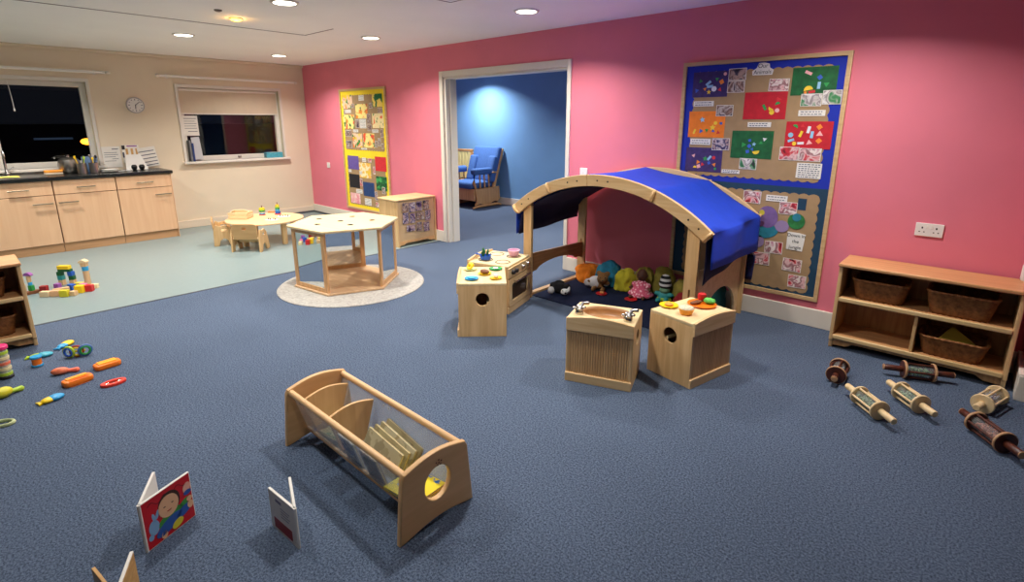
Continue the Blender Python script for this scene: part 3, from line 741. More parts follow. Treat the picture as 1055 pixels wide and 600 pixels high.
collage(7.042, 7.35, 1.24, 1.45, gp, 'dark green collage of blue and white shapes at the lower centre of the upper board', [(0.3, 0.5, 0, 5, 0.02, 30), (0.45, 0.35, 4, 4, 0.014, 20), (0.45, 0.55, 4, 4, 0.018, 45), (0.56, 0.48, 3, 6, 0.016, 0), (0.8, 0.3, 0, 1, 0.016, 170), (0.72, 0.42, 0, 5, 0.014, 0), (0.42, 0.75, 4, 4, 0.018, 15), (0.62, 0.72, 5, 3, 0.026, 190), (0.52, 0.66, 0, 4, 0.014, 90)])
collage(7.43, 7.735, 1.327, 1.52, rp_, 'red collage of pale shapes on the right of the upper board', [(0.2, 0.2, 5, 5, 0.018, -30), (0.36, 0.16, 0, 0, 0.014, 0), (0.12, 0.5, 1, 6, 0.022, 0), (0.34, 0.46, 2, 3, 0.018, 70), (0.5, 0.3, 2, 1, 0.02, 80), (0.58, 0.48, 2, 6, 0.02, 85), (0.72, 0.2, 4, 2, 0.022, 40), (0.74, 0.44, 0, 7, 0.022, 0), (0.14, 0.7, 2, 6, 0.018, 20), (0.22, 0.82, 1, 3, 0.018, 0), (0.36, 0.8, 2, 1, 0.018, 5), (0.54, 0.76, 0, 7, 0.02, 10), (0.74, 0.7, 4, 2, 0.022, 45)])
ti = thing('title_card', 'white cloud shaped card reading Our Animals', 'title card', (7.22, -0.0165, 1.90))
MB().prism([(-0.07, -0.042), (0.07, -0.044), (0.078, -0.01), (0.05, 0.008), (0.044, 0.036), (0.01, 0.046), (-0.03, 0.044), (-0.044, 0.01), (-0.075, -0.012)], 0, 0.0012, XZ()).build('cloud', paper, ti)
text('lettering', 'Our', 0.042, black, ti, Matrix.Translation((0, -0.0018, 0.022)) @ XZ(), 0.0004)
text('lettering', 'Animals', 0.040, black, ti, Matrix.Translation((0, -0.0018, -0.022)) @ XZ(), 0.0004)
UP = 'photographs on the big display board'
for l, r, b_, t, k, lb in [(6.97, 7.104, 1.828, 1.917, 'd', 'upper small photograph beside the top left purple collage'), (6.969, 7.1, 1.738, 1.824, 'd', 'lower small photograph beside the top left purple collage'),
        (7.276, 7.415, 1.737, 1.825, 'p', 'photograph just above the central red collage'), (7.505, 7.64, 1.625, 1.712, 'g', 'left photograph of the pair below the top right green collage'), (7.643, 7.76, 1.636, 1.732, 'g', 'right photograph of the pair below the top right green collage'),
        (6.897, 7.03, 1.56, 1.646, 'd', 'photograph overlapping the top edge of the orange collage'), (6.887, 7.028, 1.295, 1.388, 'u', 'photograph between the orange and lower purple collages'),
        (7.405, 7.537, 1.24, 1.337, 'p', 'left photograph of the pair below the right red collage'), (7.54, 7.683, 1.238, 1.331, 'p', 'right photograph of the pair below the right red collage'), (7.119, 7.25, 1.155, 1.24, 'g', 'photograph below the lower green collage')]:
    photo(l, r, b_, t, k, lb, UP)
for l, r, b_, t, lb in [(6.705, 6.872, 1.639, 1.68, 'white caption strip below the top left purple collage'), (7.152, 7.322, 1.478, 1.515, 'white caption strip below the central red collage'), (7.5, 7.674, 1.558, 1.599, 'white caption strip above the right red collage'),
        (6.703, 6.873, 1.334, 1.381, 'white caption strip below the orange collage'), (6.985, 7.128, 1.115, 1.145, 'white caption strip right of the lower purple collage')]:
    strip(l, r, b_, t, lb, 'caption strips on the big board')
strip(7.535, 7.70, 1.115, 1.225, 'white card of small print in the lower right of the upper board', None, 7, 'text_card')
# lower half
for l, r, b_, t, k, lb in [(7.177, 7.31, 0.895, 0.99, 'p', 'red and pink photograph at the top left of the lower board beside the den'), (7.45, 7.575, 0.835, 0.93, 'p', 'pink photograph above the purple animal picture'), (7.378, 7.508, 0.52, 0.615, 'p', 'pink photograph left of the jungle title card'),
        (7.294, 7.425, 0.415, 0.515, 'p', 'pink photograph near the den on the lower board'), (7.522, 7.655, 0.402, 0.50, 'p', 'pink photograph below the jungle title card'), (7.575, 7.70, 0.28, 0.378, 'p', 'lowest pink photograph on the lower board'),
        (6.93, 7.06, 0.48, 0.58, 'p', 'pink photograph on the lower board behind the den')]:
    photo(l, r, b_, t, k, lb, UP)
strip(7.348, 7.5, 0.925, 0.972, 'white caption strip at the top of the lower board', None)
jc = thing('title_card', 'white card reading Down in the Jungle', 'title card', (7.593, -0.0165, 0.637))
MB().prism([(-0.06, -0.066), (0.052, -0.07), (0.064, 0.06), (0.02, 0.068), (-0.062, 0.07)], 0, 0.0012, XZ()).build('card', paper, jc)
for k, s_ in enumerate(('Down in', 'the', 'jungle')):
    text('lettering', s_, 0.036, black, jc, Matrix.Translation((0, -0.0018, 0.045 - 0.045 * k)) @ XZ(), 0.0004)
el = thing('animal_picture', 'purple cut paper animal on a teal and green ground in the lower board', 'artwork', (7.38, -0.0165, 0.77))
lilac = mat('lilac', (120, 92, 150), 0.7, var=0.15, vscale=30); tealp = mat('tealp', (40, 130, 150), 0.7, var=0.2, vscale=25); greenp = mat('greenp', (40, 120, 60), 0.7, var=0.3, vscale=30)
def blob(cx, cz, rx, rz, m, name, y, rot=0, th=0.0015):
    MB().prism([(x, z) for x, z in circ(0, 0, rx, 22, rz)], 0, th, Matrix.Translation((cx, y, cz)) @ XZ() @ Matrix.Rotation(R(rot), 4, 'Z')).build(name, m, el)
blob(0.0, -0.085, 0.085, 0.05, tealp, 'ground', 0.0, 15); blob(-0.005, 0.03, 0.075, 0.085, lilac, 'body', -0.0015, 10); blob(0.105, -0.03, 0.05, 0.045, mat('mauve', (150, 128, 168), 0.7), 'trunk', -0.0015)
blob(-0.05, 0.06, 0.02, 0.022, mat('yel_d', (190, 180, 60), 0.7), 'ear', -0.003); blob(0.2, 0.02, 0.06, 0.06, greenp, 'leaf', 0.0, 30); blob(0.2, 0.05, 0.03, 0.03, tealp, 'leaf', -0.0015); blob(-0.05, -0.03, 0.03, 0.02, mat('plum', (90, 50, 90), 0.7), 'leg', -0.003, 30); blob(-0.055, -0.17, 0.045, 0.05, mat('mauve', (150, 128, 168), 0.7), 'foot', 0.0)
card('fabric_tag', 7.574, 7.632, 0.878, 0.965, teal_cloth, 'dark teal fabric square at the top right of the lower board', 'fabric')
# yellow framed board
ycl = mat('ycl', (250, 222, 40), 0.7, var=0.04)
board('tall framed display board with yellow borders left of the doorway', 1.13, 2.335, 0.20, 1.985, 1.04, (ycl, ycl), [(1.225, 2.235, 1.115, 1.885, 16, 12), (1.235, 2.225, 0.285, 0.985, 16, 11)], frame_w)
pa1 = paint_mat('pa1', (246, 226, 170), [(240, 110, 60), (60, 130, 60)], 14, 0.6); pa2 = paint_mat('pa2', (250, 228, 140), [(230, 80, 50), (240, 140, 40), (50, 110, 60)], 12, 0.58)
pa3 = paint_mat('pa3', (250, 222, 110), [(40, 130, 70), (30, 110, 60)], 11, 0.53); pa4 = paint_mat('pa4', (240, 200, 170), [(240, 120, 40), (40, 130, 60), (240, 200, 40)], 12, 0.56)
AY = 'paintings on the yellow board'
for l, r, b_, t, m, lb in [(1.197, 1.483, 1.709, 1.9, pa4, 'peach painting at the top left of the yellow board'), (2.004, 2.25, 1.719, 1.893, pa3, 'yellow painting with a green bush at the top right of the yellow board'), (1.557, 1.871, 1.563, 1.766, pa2, 'yellow painting below the small title at the top of the yellow board'),
        (1.2, 1.5, 1.415, 1.617, pa2, 'yellow painting at the left middle of the upper yellow board'), (1.98, 2.265, 1.43, 1.63, pa1, 'yellow painting with red and green dabs at the right of the yellow board'), (1.43, 1.686, 1.145, 1.349, pa4, 'peach painting at the bottom of the upper yellow board'), (1.72, 2.005, 1.15, 1.354, pa2, 'yellow painting at the bottom right of the upper yellow board')]:
    card('painting', l, r, b_, t, m, lb, 'artwork', group=AY)
for l, r, b_, t, m, lb in [(1.245, 1.545, 0.813, 1.015, mat('f_purple', (104, 84, 160), 0.8, var=0.15, vscale=30), 'purple painted sheet on the lower yellow board'), (1.985, 2.262, 0.826, 1.03, mat('f_red', (216, 44, 52), 0.8, var=0.1, vscale=30), 'red painted sheet on the lower yellow board'),
        (1.55, 1.86, 0.70, 0.925, paint_mat('pa5', (250, 236, 196), [(240, 200, 60), (244, 190, 90)], 12, 0.52), 'cream sheet with yellow prints on the lower yellow board'), (1.25, 1.54, 0.53, 0.738, mat('f_black', (26, 24, 28), 0.8, var=0.2, vscale=30), 'black painted sheet on the lower yellow board'),
        (1.626, 1.925, 0.431, 0.641, mat('f_navy', (30, 62, 116), 0.8, var=0.2, vscale=30), 'navy painted sheet on the lower yellow board'), (1.985, 2.255, 0.545, 0.75, paint_mat('pa6', (24, 110, 54), [(70, 170, 90), (16, 70, 40)], 14, 0.53), 'mottled green painted sheet on the lower yellow board'), (1.255, 1.525, 0.29, 0.448, paint_mat('pa7', (244, 184, 184), [(236, 150, 160), (250, 214, 210)], 12, 0.52), 'pale pink painted sheet on the lower yellow board')]:
    card('painting', l, r, b_, t, m, lb, 'artwork', group=AY)
PYG = 'photographs on the yellow board'
for l, r, b_, t, lb in [(1.45, 1.525, 1.715, 1.775, 'tiny photograph right of the top left peach painting'), (1.925, 2.0, 1.70, 1.776, 'tiny photograph left of the green bush painting'), (1.235, 1.27, 1.625, 1.69, 'narrow photograph at the left end of the caption under the peach painting'), (2.13, 2.245, 1.635, 1.70, 'photograph below the green bush painting'),
        (1.542, 1.632, 1.43, 1.55, 'tall photograph left of the white text card on the upper yellow board'), (1.845, 1.935, 1.49, 1.63, 'tall photograph right of the white text card on the upper yellow board'), (1.845, 1.95, 1.388, 1.478, 'photograph below right of the white text card on the upper yellow board'), (1.235, 1.41, 1.30, 1.395, 'photograph below the left yellow painting on the upper board'), (1.235, 1.4, 1.13, 1.24, 'photograph left of the bottom peach painting'),
        (2.17, 2.23, 1.30, 1.41, 'narrow photograph below the right yellow painting at the border'), (2.09, 2.165, 1.18, 1.29, 'tall photograph right of the bottom right yellow painting'), (2.01, 2.075, 1.16, 1.25, 'small photograph touching the bottom right yellow painting'), (2.18, 2.228, 1.145, 1.22, 'lowest right photograph on the upper yellow board')]:
    photo(l, r, b_, t, 'd', lb, PYG)
for l, r, b_, t, k, lb in [(1.801, 1.895, 0.938, 0.998, 'p', 'small red photograph left of the red painted sheet'), (1.925, 1.98, 0.77, 0.884, 'p', 'narrow photograph right of the cream printed sheet'), (1.548, 1.62, 0.57, 0.685, 'p', 'photograph right of the black painted sheet'), (2.124, 2.205, 0.503, 0.60, 'd', 'photograph on the corner of the mottled green sheet'), (1.93, 2.0, 0.394, 0.52, 'u', 'photograph right of the navy painted sheet'), (1.943, 2.015, 0.29, 0.362, 'p', 'lowest photograph beside the photo cabinet on the yellow board')]:
    photo(l, r, b_, t, k, lb, PYG, y=-0.0167)
CY = 'caption cards on the yellow board'
for l, r, b_, t, lb, n in [(1.663, 1.80, 1.812, 1.885, 'small white title card at the top of the yellow board', 2), (1.65, 1.82, 1.424, 1.555, 'white text card at the middle of the upper yellow board', 6), (1.275, 1.43, 1.645, 1.69, 'white caption below the top left peach painting', 2), (1.457, 1.597, 1.365, 1.405, 'white caption above the bottom peach painting', 2), (1.965, 2.12, 1.366, 1.41, 'white caption below the right yellow painting', 2), (1.645, 1.80, 1.118, 1.143, 'white caption between the two halves of the yellow board', 1),
        (1.65, 1.755, 0.94, 0.98 + 0.02, 'small white title card at the top of the lower yellow board', 2), (1.65, 1.825, 0.295, 0.395, 'white text card below the navy painted sheet', 4), (1.555, 1.62, 0.745, 0.80, 'small white caption left of the cream printed sheet', 2), (1.25, 1.33, 0.765, 0.806, 'small white caption below the purple painted sheet', 1), (1.425, 1.6, 0.455, 0.515, 'white caption below the black painted sheet', 2)]:
    strip(l, r, b_, t, lb, CY, n, 'caption_card')

# ------------------------------------------------------------------ shelf units
def baskets_mat():
    m, nt, b = new_mat('wicker'); N, L = nt.nodes, nt.links
    tc = N.new('ShaderNodeTexCoord'); nz = N.new('ShaderNodeTexNoise'); nz.inputs['Scale'].default_value = 40; nz.inputs['Detail'].default_value = 3
    L.new(tc.outputs['Object'], nz.inputs['Vector']); rp = N.new('ShaderNodeValToRGB')
    rp.color_ramp.elements[0].position = 0.3; rp.color_ramp.elements[1].position = 0.7
    rp.color_ramp.elements[0].color = lin((112, 66, 30)); rp.color_ramp.elements[1].color = lin((162, 106, 56))
    L.new(nz.outputs['Fac'], rp.inputs['Fac']); L.new(rp.outputs['Color'], b.inputs['Base Color']); b.inputs['Roughness'].default_value = 0.6
    MATS['wicker'] = m; return m
wicker = baskets_mat()
def basket(label, loc, w, d, h, rz=0, group='wicker baskets on the shelves'):
    t = thing('wicker_basket', label, 'basket', loc, rz, group)
    NP = 256; NR = 10
    def ring(z, grow, amp, ph):
        W, D = w / 2 * grow, d / 2 * grow; rr = 0.045
        pts = []
        base = rect(-W, W, -D, D, rr, 6)
        # resample evenly
        per = [Vector((p[0], p[1], 0)) for p in base]; per.append(per[0]); ln = [0]
        for a, b_ in zip(per, per[1:]): ln.append(ln[-1] + (b_ - a).length)
        for i in range(NP):
            s_ = ln[-1] * i / NP; k = 0
            while ln[k + 1] < s_: k += 1
            f = (s_ - ln[k]) / max(ln[k + 1] - ln[k], 1e-6); p = per[k].lerp(per[k + 1], f)
            tng = (per[k + 1] - per[k]).normalized(); nrm = Vector((tng.y, -tng.x, 0))
            q = p + nrm * amp * math.sin(PI * i / 4 + ph)
            pts.append((q.x, q.y, z))
        return pts
    b = MB(); rows = []
    for j in range(NR):
        f = j / (NR - 1); rows.append(b._v(ring(f * h, 0.84 + 0.16 * f, 0.007, PI * (j % 2)), None))
    for a, c in zip(rows, rows[1:]):
        for i in range(NP): b.bm.faces.new([a[i], a[(i + 1) % NP], c[(i + 1) % NP], c[i]])
    b.bm.faces.new(rows[0][::-1])
    o = b.build('basket_body', wicker, t, ang=180); md = o.modifiers.new('s', 'SOLIDIFY'); md.thickness = 0.006; md.offset = -1
    b = MB(); b.tube(ring(h, 1.0, 0.0025, 0), 0.008, 8, closed=True); b.build('rim', wicker, t)
    return t
def shelf_unit(label, loc, w=0.91, d=0.335, h=0.6, rz=0):
    t = thing('shelf_unit', label, 'shelf unit', loc, rz)
    # local: x 0..w, y 0 (front)..d (back)
    for x in (0.0, w - 0.022):
        o = [(0.02, 0.0), (0.07, 0.0), (0.09, 0.03), (d - 0.07, 0.03), (d - 0.05, 0.0), (d, 0.0), (d, h - 0.022), (0.0, h - 0.022), (0.0, 0.06), (0.015, 0.05)]
        plate('side_panel', [o], 0.022, birch_v, t, YZ(x + 0.011), 0.003)
    MB().box(-0.005, w + 0.005, -0.012, d, h - 0.022, h).build('top', shelf_wood, t, bevel=0.006)
    for z in (0.075, 0.345):
        s_ = MB().box(0.022, w - 0.022, 0.004, d - 0.008, z, z + 0.02).build('shelf', shelf_wood, t)
        MB().box(0.022, w - 0.022, -0.006, 0.01, z - 0.006, z + 0.024).build('front_lip', shelf_edge, s_, bevel=0.006)
    MB().box(w * 0.495 - 0.009, w * 0.495 + 0.009, 0.012, d - 0.01, 0.095, 0.345).build('divider', birch_v, t, bevel=0.003)
    MB().box(0.022, w - 0.022, d - 0.008, d, 0.06, h - 0.022).build('back_panel', birch_dark, t)
    plate('plinth_rail', [[(0.022, 0.07), (w - 0.022, 0.07), (w - 0.022, 0.015), (w - 0.10, 0.02), (w - 0.14, 0.045), (0.14, 0.045), (0.10, 0.02), (0.022, 0.015)]], 0.016, birch_dark, t, XZ(0.03), 0.002)
    return t
shelf_unit('low wooden shelf unit with three wicker baskets against the pink wall', (7.958, -0.345, 0), d=0.32, rz=0)
basket('wicker basket on the upper shelf at the left beside the display board', (8.19, -0.19, 0.366), 0.30, 0.24, 0.13)
basket('wicker basket on the upper shelf below the wall socket', (8.60, -0.195, 0.366), 0.33, 0.25, 0.14)
basket('wicker basket on the lower shelf holding a yellow cloth', (8.60, -0.195, 0.096), 0.33, 0.25, 0.12)
def cloth_heap(name, label, loc, r, m, cat='cloth', seed=0, rz=0, amp=0.35, freq=20.0, boxy=0.75):
    b = MB(); b.ell((0, 0, 0), (1, 1, 1), 64, 40)
    off = Vector((seed * 3.7, seed * 1.3, seed * 2.1))
    mr = min(r)
    for v in b.bm.verts:
        c = Vector([math.copysign(abs(q) ** boxy, q) for q in v.co])
        d = v.co.normalized()
        v.co = Vector((c.x * r[0], c.y * r[1], c.z * r[2]))
        n = noise.noise(v.co * freq * 0.6 + off)
        rid = 1 - abs(noise.noise(Vector((v.co.x * freq, v.co.y * freq, v.co.z * freq * 0.55)) - off)) * 2.4
        v.co += d * mr * amp * (n * 0.5 + rid * 0.35 - 0.15)
        if v.co.z < -r[2] * 0.6: v.co.z = -r[2] * 0.6 + 0.05 * (v.co.z + r[2] * 0.6)
    me = b.mesh(); zmin = min(v.co.z for v in me.vertices); me.transform(Matrix.Translation((0, 0, -zmin)))
    o = link(name, me, m, None, rebase=False, ang=180); o.location = loc; o.rotation_euler = (0, 0, R(rz))
    return tag(o, label, cat)
o = MB().prism([(-0.10, 0), (0.11, 0), (0.075, 0.035), (-0.02, 0.105), (-0.035, 0.10)], -0.012, 0.012, XZ()).build('cloth', mat('ylw_dull', (214, 186, 70), 0.9, var=0.05), bevel=0.006)
o.location = (8.62, -0.20, 0.165); o.rotation_euler = (R(-14), 0, R(6)); tag(o, 'folded yellow cloth inside the lower shelf basket', 'cloth')
# left-hand shelf unit: only its right end is in the picture
ls = shelf_unit('low wooden shelf unit cut by the left edge of the photograph', (3.90, -4.965, 0), rz=90)
# rz=90: local x runs along +Y, local y (depth) along -X, front faces +X
basket('wicker basket on the upper shelf of the unit at the left edge', (3.72, -4.29, 0.366), 0.30, 0.24, 0.13, 90)
basket('wicker basket on the lower shelf of the unit at the left edge', (3.72, -4.28, 0.096), 0.30, 0.24, 0.13, 90)

# photo cabinet beside the doorway
pc = thing('photo_cabinet', 'low wooden cabinet with child photographs on its back beside the doorway', 'cabinet', (2.945, -0.63, 0))
cw, cd, chh = 0.39, 0.60, 0.595   # x, y, z
for y in (0.0, cd - 0.02):
    plate('side_panel', [[(0.02, 0), (0.08, 0), (0.10, 0.03), (cw - 0.10, 0.03), (cw - 0.08, 0), (cw, 0), (cw, chh - 0.02), (0, chh - 0.02), (0, 0.06)]], 0.02, birch_v, pc, XZ(y + 0.02), 0.003)
MB().box(-0.01, cw + 0.006, -0.006, cd + 0.006, chh - 0.02, chh).build('top', birch, pc, bevel=0.005)
MB().box(cw - 0.02, cw - 0.008, 0.02, cd - 0.02, 0.06, chh - 0.02).build('back_panel', mat('hardboard', (206, 172, 128), 0.7, var=0.04), pc)
plate('plinth_rail', [[(0.02, 0.07), (cd - 0.02, 0.07), (cd - 0.02, 0.02), (cd - 0.09, 0.02), (cd - 0.13, 0.04), (0.13, 0.04), (0.09, 0.02), (0.02, 0.02)]], 0.014, honey, pc, YZ(cw - 0.012), 0.002)
MB().box(0.02, cw - 0.02, 0.02, cd - 0.02, 0.30, 0.318).build('shelf', birch, pc)
MB().box(0.02, cw - 0.02, 0.02, cd - 0.02, 0.06, 0.078).build('bottom', birch, pc)
rowsn = ['top', 'middle', 'bottom']
names_c = ['first', 'second', 'third', 'last']
for i, q in enumerate([[-0.548, -0.455, 0.443, 0.548], [-0.446, -0.352, 0.423, 0.543], [-0.337, -0.249, 0.424, 0.546], [-0.226, -0.136, 0.432, 0.548], [-0.547, -0.459, 0.287, 0.428], [-0.442, -0.356, 0.286, 0.404], [-0.34, -0.216, 0.31, 0.407], [-0.201, -0.115, 0.282, 0.421], [-0.496, -0.366, 0.183, 0.261], [-0.347, -0.255, 0.167, 0.294 - 0.012], [-0.231, -0.14, 0.15, 0.27]]):
    w, h = (q[1] - q[0]) / 2, (q[3] - q[2]) / 2
    o = MB().box(0, 0.0015, -w, w, -h, h).build('photograph', ph_mats['u' if i % 3 else 'd'], rebase=False)
    o.location = (3.3375, (q[0] + q[1]) / 2, (q[2] + q[3]) / 2); o.rotation_euler = (R(random.uniform(-3, 3)), 0, 0)
    row = i // 4; c_ = i % 4
    nm = names_c[c_] if row < 2 else ['first', 'second', 'last'][i - 8]
    tag(o, '%s photograph from the left in the %s row on the photo cabinet' % (nm, rowsn[row]), 'photograph', 'photographs on the photo cabinet')

# ------------------------------------------------------------------ hexagonal mirror table on its rug
rug = thing('round_rug', 'round pale grey rug under the hexagonal mirror table', 'rug', (4.235, -1.80, 0))
rgm, nt, b_ = new_mat('rug_grey'); N, L = nt.nodes, nt.links
tc = N.new('ShaderNodeTexCoord'); nz = N.new('ShaderNodeTexNoise'); nz.inputs['Scale'].default_value = 42; nz.inputs['Detail'].default_value = 6; nz.inputs['Roughness'].default_value = 0.7
L.new(tc.outputs['Object'], nz.inputs['Vector']); rp = N.new('ShaderNodeValToRGB'); rp.color_ramp.elements[0].position = 0.3; rp.color_ramp.elements[1].position = 0.7
rp.color_ramp.elements[0].color = lin((140, 136, 130)); rp.color_ramp.elements[1].color = lin((186, 182, 174)); L.new(nz.outputs['Fac'], rp.inputs['Fac']); L.new(rp.outputs['Color'], b_.inputs['Base Color'])
b_.inputs['Roughness'].default_value = 0.95; bp = N.new('ShaderNodeBump'); bp.inputs['Strength'].default_value = 0.8; bp.inputs['Distance'].default_value = 0.006; L.new(nz.outputs['Fac'], bp.inputs['Height']); L.new(bp.outputs['Normal'], b_.inputs['Normal'])
prof = [(0.67, 0.0), (0.675, 0.004), (0.67, 0.009)]
for k in range(26): prof.append((0.665 - k * 0.0255, 0.0095 + 0.0015 * (k % 2)))
MB().lathe(prof, 96).build('rug_pile', rgm, rug, ang=60)
HX = thing('mirror_table', 'hexagonal wooden play table with mirror sides on the round rug', 'table', (4.139, -1.785, 0.0115), 8)
def hexo(r, a0=0): return [(r * math.cos(R(a0 + 60 * i)), r * math.sin(R(a0 + 60 * i))) for i in range(6)]
# side AB runs along local +x at the near (-y) side: vertices at -120 and -60 degrees
rb, rt = 0.492, 0.513
plate('base', [hexo(rb)], 0.02, wood('base_ply', (214, 172, 130), (232, 196, 154), 0), HX, Matrix.Translation((0, 0, 0.01)), 0.004)
holes = [(3.859, -1.894), (4.108, -2.041), (4.105, -1.807), (3.972, -1.601), (4.292, -1.58), (4.347, -1.847)]
ho = []
for hx, hy in holes:
    v = Matrix.Rotation(R(-8), 3, 'Z') @ Vector((hx - 4.139, hy - 1.785 + 2 * 1.785, 0)); ho.append(circ(v.x, v.y, 0.026, 18)[::-1])
plate('top', [hexo(rt)] + ho, 0.022, birch_pale, HX, Matrix.Translation((0, 0, 0.578)), 0.004)
z0, z1 = 0.02, 0.567
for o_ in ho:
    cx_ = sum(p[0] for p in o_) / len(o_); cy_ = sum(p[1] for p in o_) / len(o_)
    MB().lathe([(0.0275, 0.5895), (0.0275, 0.5905), (0.0255, 0.5905), (0.0235, 0.568), (0.0255, 0.568)], 22, cx=cx_, cy=cy_, caps=False).build('hole_shade_ring', mat('hole_shade', (70, 62, 54), 0.6), HX)  # added dark rings; the shade inside the holes is put into their colour
vtx = [(rb * 0.975 * math.cos(R(-120 + 60 * i)), rb * 0.975 * math.sin(R(-120 + 60 * i))) for i in range(6)]
for side in (0, 2, 4):
    a = Vector(vtx[side]); c_ = Vector(vtx[(side + 1) % 6]); d = (c_ - a); Ln = d.length; ang = math.atan2(d.y, d.x)
    M = Matrix.Translation((a.x, a.y, 0)) @ Matrix.Rotation(ang, 4, 'Z')
    fr = plate('mirror_panel', [rect(0.005, Ln - 0.005, z0, z1), rect(0.05, Ln - 0.05, z0 + 0.04, z1 - 0.035)], 0.024, honey_v, HX, M @ XZ(0.013), 0.003)
    MB().box(0.045, Ln - 0.045, 0.008, 0.018, z0 + 0.035, z1 - 0.03, M).build('mirror', mirror, fr)

# ------------------------------------------------------------------ toddler table and chairs by the cream wall
TT = thing('toddler_table', 'low oval wooden toddler table by the cream wall', 'table', (1.72, -1.545, 0), 40)
plate('top', [circ(0, 0, 0.47, 48, 0.45)], 0.02, birch_pale if False else wood('table_ply', (226, 186, 138), (240, 204, 158), 0), TT, Matrix.Translation((0, 0, 0.29)), 0.005)
for x, y in ((0.32, -0.17), (0.24, 0.27), (-0.28, 0.24), (-0.10, -0.33)):
    MB().lathe([(0.03, 0), (0.034, 0.01), (0.038, 0.28)], 20, cx=x, cy=y).build('leg', birch_v, TT)
def toddler_chair(label, loc, rz):
    t = thing('toddler_chair', label, 'chair', loc, rz, 'toddler chairs at the low table')
    # local: back at y=0, seat towards +y, width along x
    w = 0.33
    for x in (-w / 2, w / 2):
        o = [(-0.01, 0), (0.05, 0), (0.07, 0.07), (0.11, 0.095), (0.15, 0.07), (0.175, 0.0), (0.25, 0.0), (0.225, 0.12), (0.19, 0.22), (0.13, 0.265), (0.07, 0.25), (0.03, 0.27), (0.0, 0.2)]
        h_ = rect(0.085, 0.155, 0.185, 0.215, 0.014, 4)
        plate('side_panel', [o, h_[::-1]], 0.02, birch_v, t, YZ(x), 0.004)
    MB().box(-w / 2 + 0.012, w / 2 - 0.012, 0.02, 0.22, 0.145, 0.165).build('seat', birch, t, bevel=0.004)
    o = rect(-w / 2 + 0.014, w / 2 - 0.014, 0.155, 0.345, 0.05, 6)
    hole = circ(0, 0.285, 0.026, 20, 0.018)
    plate('backrest', [o, hole[::-1]], 0.018, wood('chair_back', (192, 150, 98), (210, 170, 118), 0), t, T(0, 0.03, 0, 0, 6) @ XZ(0.0), 0.004)
    MB().box(-w / 2 + 0.012, w / 2 - 0.012, 0.15, 0.168, 0.09, 0.145).build('front_rail', birch, t, bevel=0.003)
    return t
toddler_chair('wooden toddler chair with its back to the camera at the low table', (2.175, -1.985, 0), 44)
toddler_chair('wooden toddler chair side on at the left end of the low table', (1.43, -2.085, 0), -18)
def stacker(label, loc, rings, m_base):
    t = thing('stacking_toy', label, 'toy', loc, 0, 'ring stackers on the low table')
    MB().lathe([(0.04, 0), (0.042, 0.004), (0.036, 0.012)], 22).build('base', m_base, t)
    z = 0.012
    for rr, h, m in rings:
        MB().lathe([(rr * 0.85, z), (rr, z + h * 0.25), (rr, z + h * 0.75), (rr * 0.85, z + h)], 22).build('ring', m, t); z += h
    MB().cyl((0, 0, z), (0, 0, z + 0.03), 0.005, n=10).build('peg', brown, t)
    return t
stacker('short ring stacker with yellow and green rings on the low table', (1.455, -1.468, 0.30), [(0.038, 0.016, sky), (0.038, 0.016, white), (0.04, 0.018, green), (0.04, 0.018, lime), (0.036, 0.018, yellow)], red)
stacker('tall ring stacker with blue and green rings on the low table', (1.546, -1.299, 0.30), [(0.034, 0.03, blue), (0.032, 0.026, sky), (0.03, 0.022, green), (0.028, 0.022, lime), (0.024, 0.02, yellow)], red)
for k, (x, y, rz) in enumerate([(1.93, -1.545, 40), (1.80, -1.33, 55)]):
    t = thing('peg_puzzle', ['white peg puzzle board nearer the camera on the low table', 'white peg puzzle board further right on the low table'][k], 'puzzle', (x, y, 0.30), rz, 'peg puzzles on the low table')
    MB().box(-0.075, 0.075, -0.045, 0.045, 0, 0.008).build('board', white, t, bevel=0.003)
    for j in range(4):
        MB().lathe([(0.008, 0.008), (0.004, 0.014), (0.009, 0.02), (0.004, 0.026)], 12, cx=-0.05 + 0.033 * j, cy=0.01 * (-1) ** j).build('peg', [dark, brown, orange, dark][j], t)
t = thing('toy_crate', 'pale wooden slatted toy crate on the left of the low table', 'toy', (1.50, -1.76, 0.30), 44)
for (x0, x1, y0, y1) in ((-0.12, 0.12, -0.09, -0.08), (-0.12, 0.12, 0.08, 0.09), (-0.12, -0.11, -0.08, 0.08), (0.11, 0.12, -0.08, 0.08)):
    for z in (0.0, 0.045): MB().box(x0, x1, y0, y1, z + 0.006, z + 0.04).build('slat', wood('crate', (230, 198, 150), (242, 216, 172), 0), t, bevel=0.002)
MB().box(-0.11, 0.11, -0.08, 0.08, 0.0, 0.006).build('bottom', MATS['crate'], t)
MB().tube([(-0.115, 0, 0.085), (-0.07, 0, 0.105), (0.07, 0, 0.105), (0.115, 0, 0.085)], 0.009, 8).build('handle', MATS['crate'], t)
o = MB().box(-0.05, 0.05, -0.018, 0.018, 0, 0.022).build('wooden_block', mat('tanblock', (206, 140, 84), 0.6), bevel=0.003); o.location = (1.36, -1.30, 0.30); o.rotation_euler = (0, 0, R(40))
tag(o, 'tan wooden block between the two ring stackers on the low table', 'block')

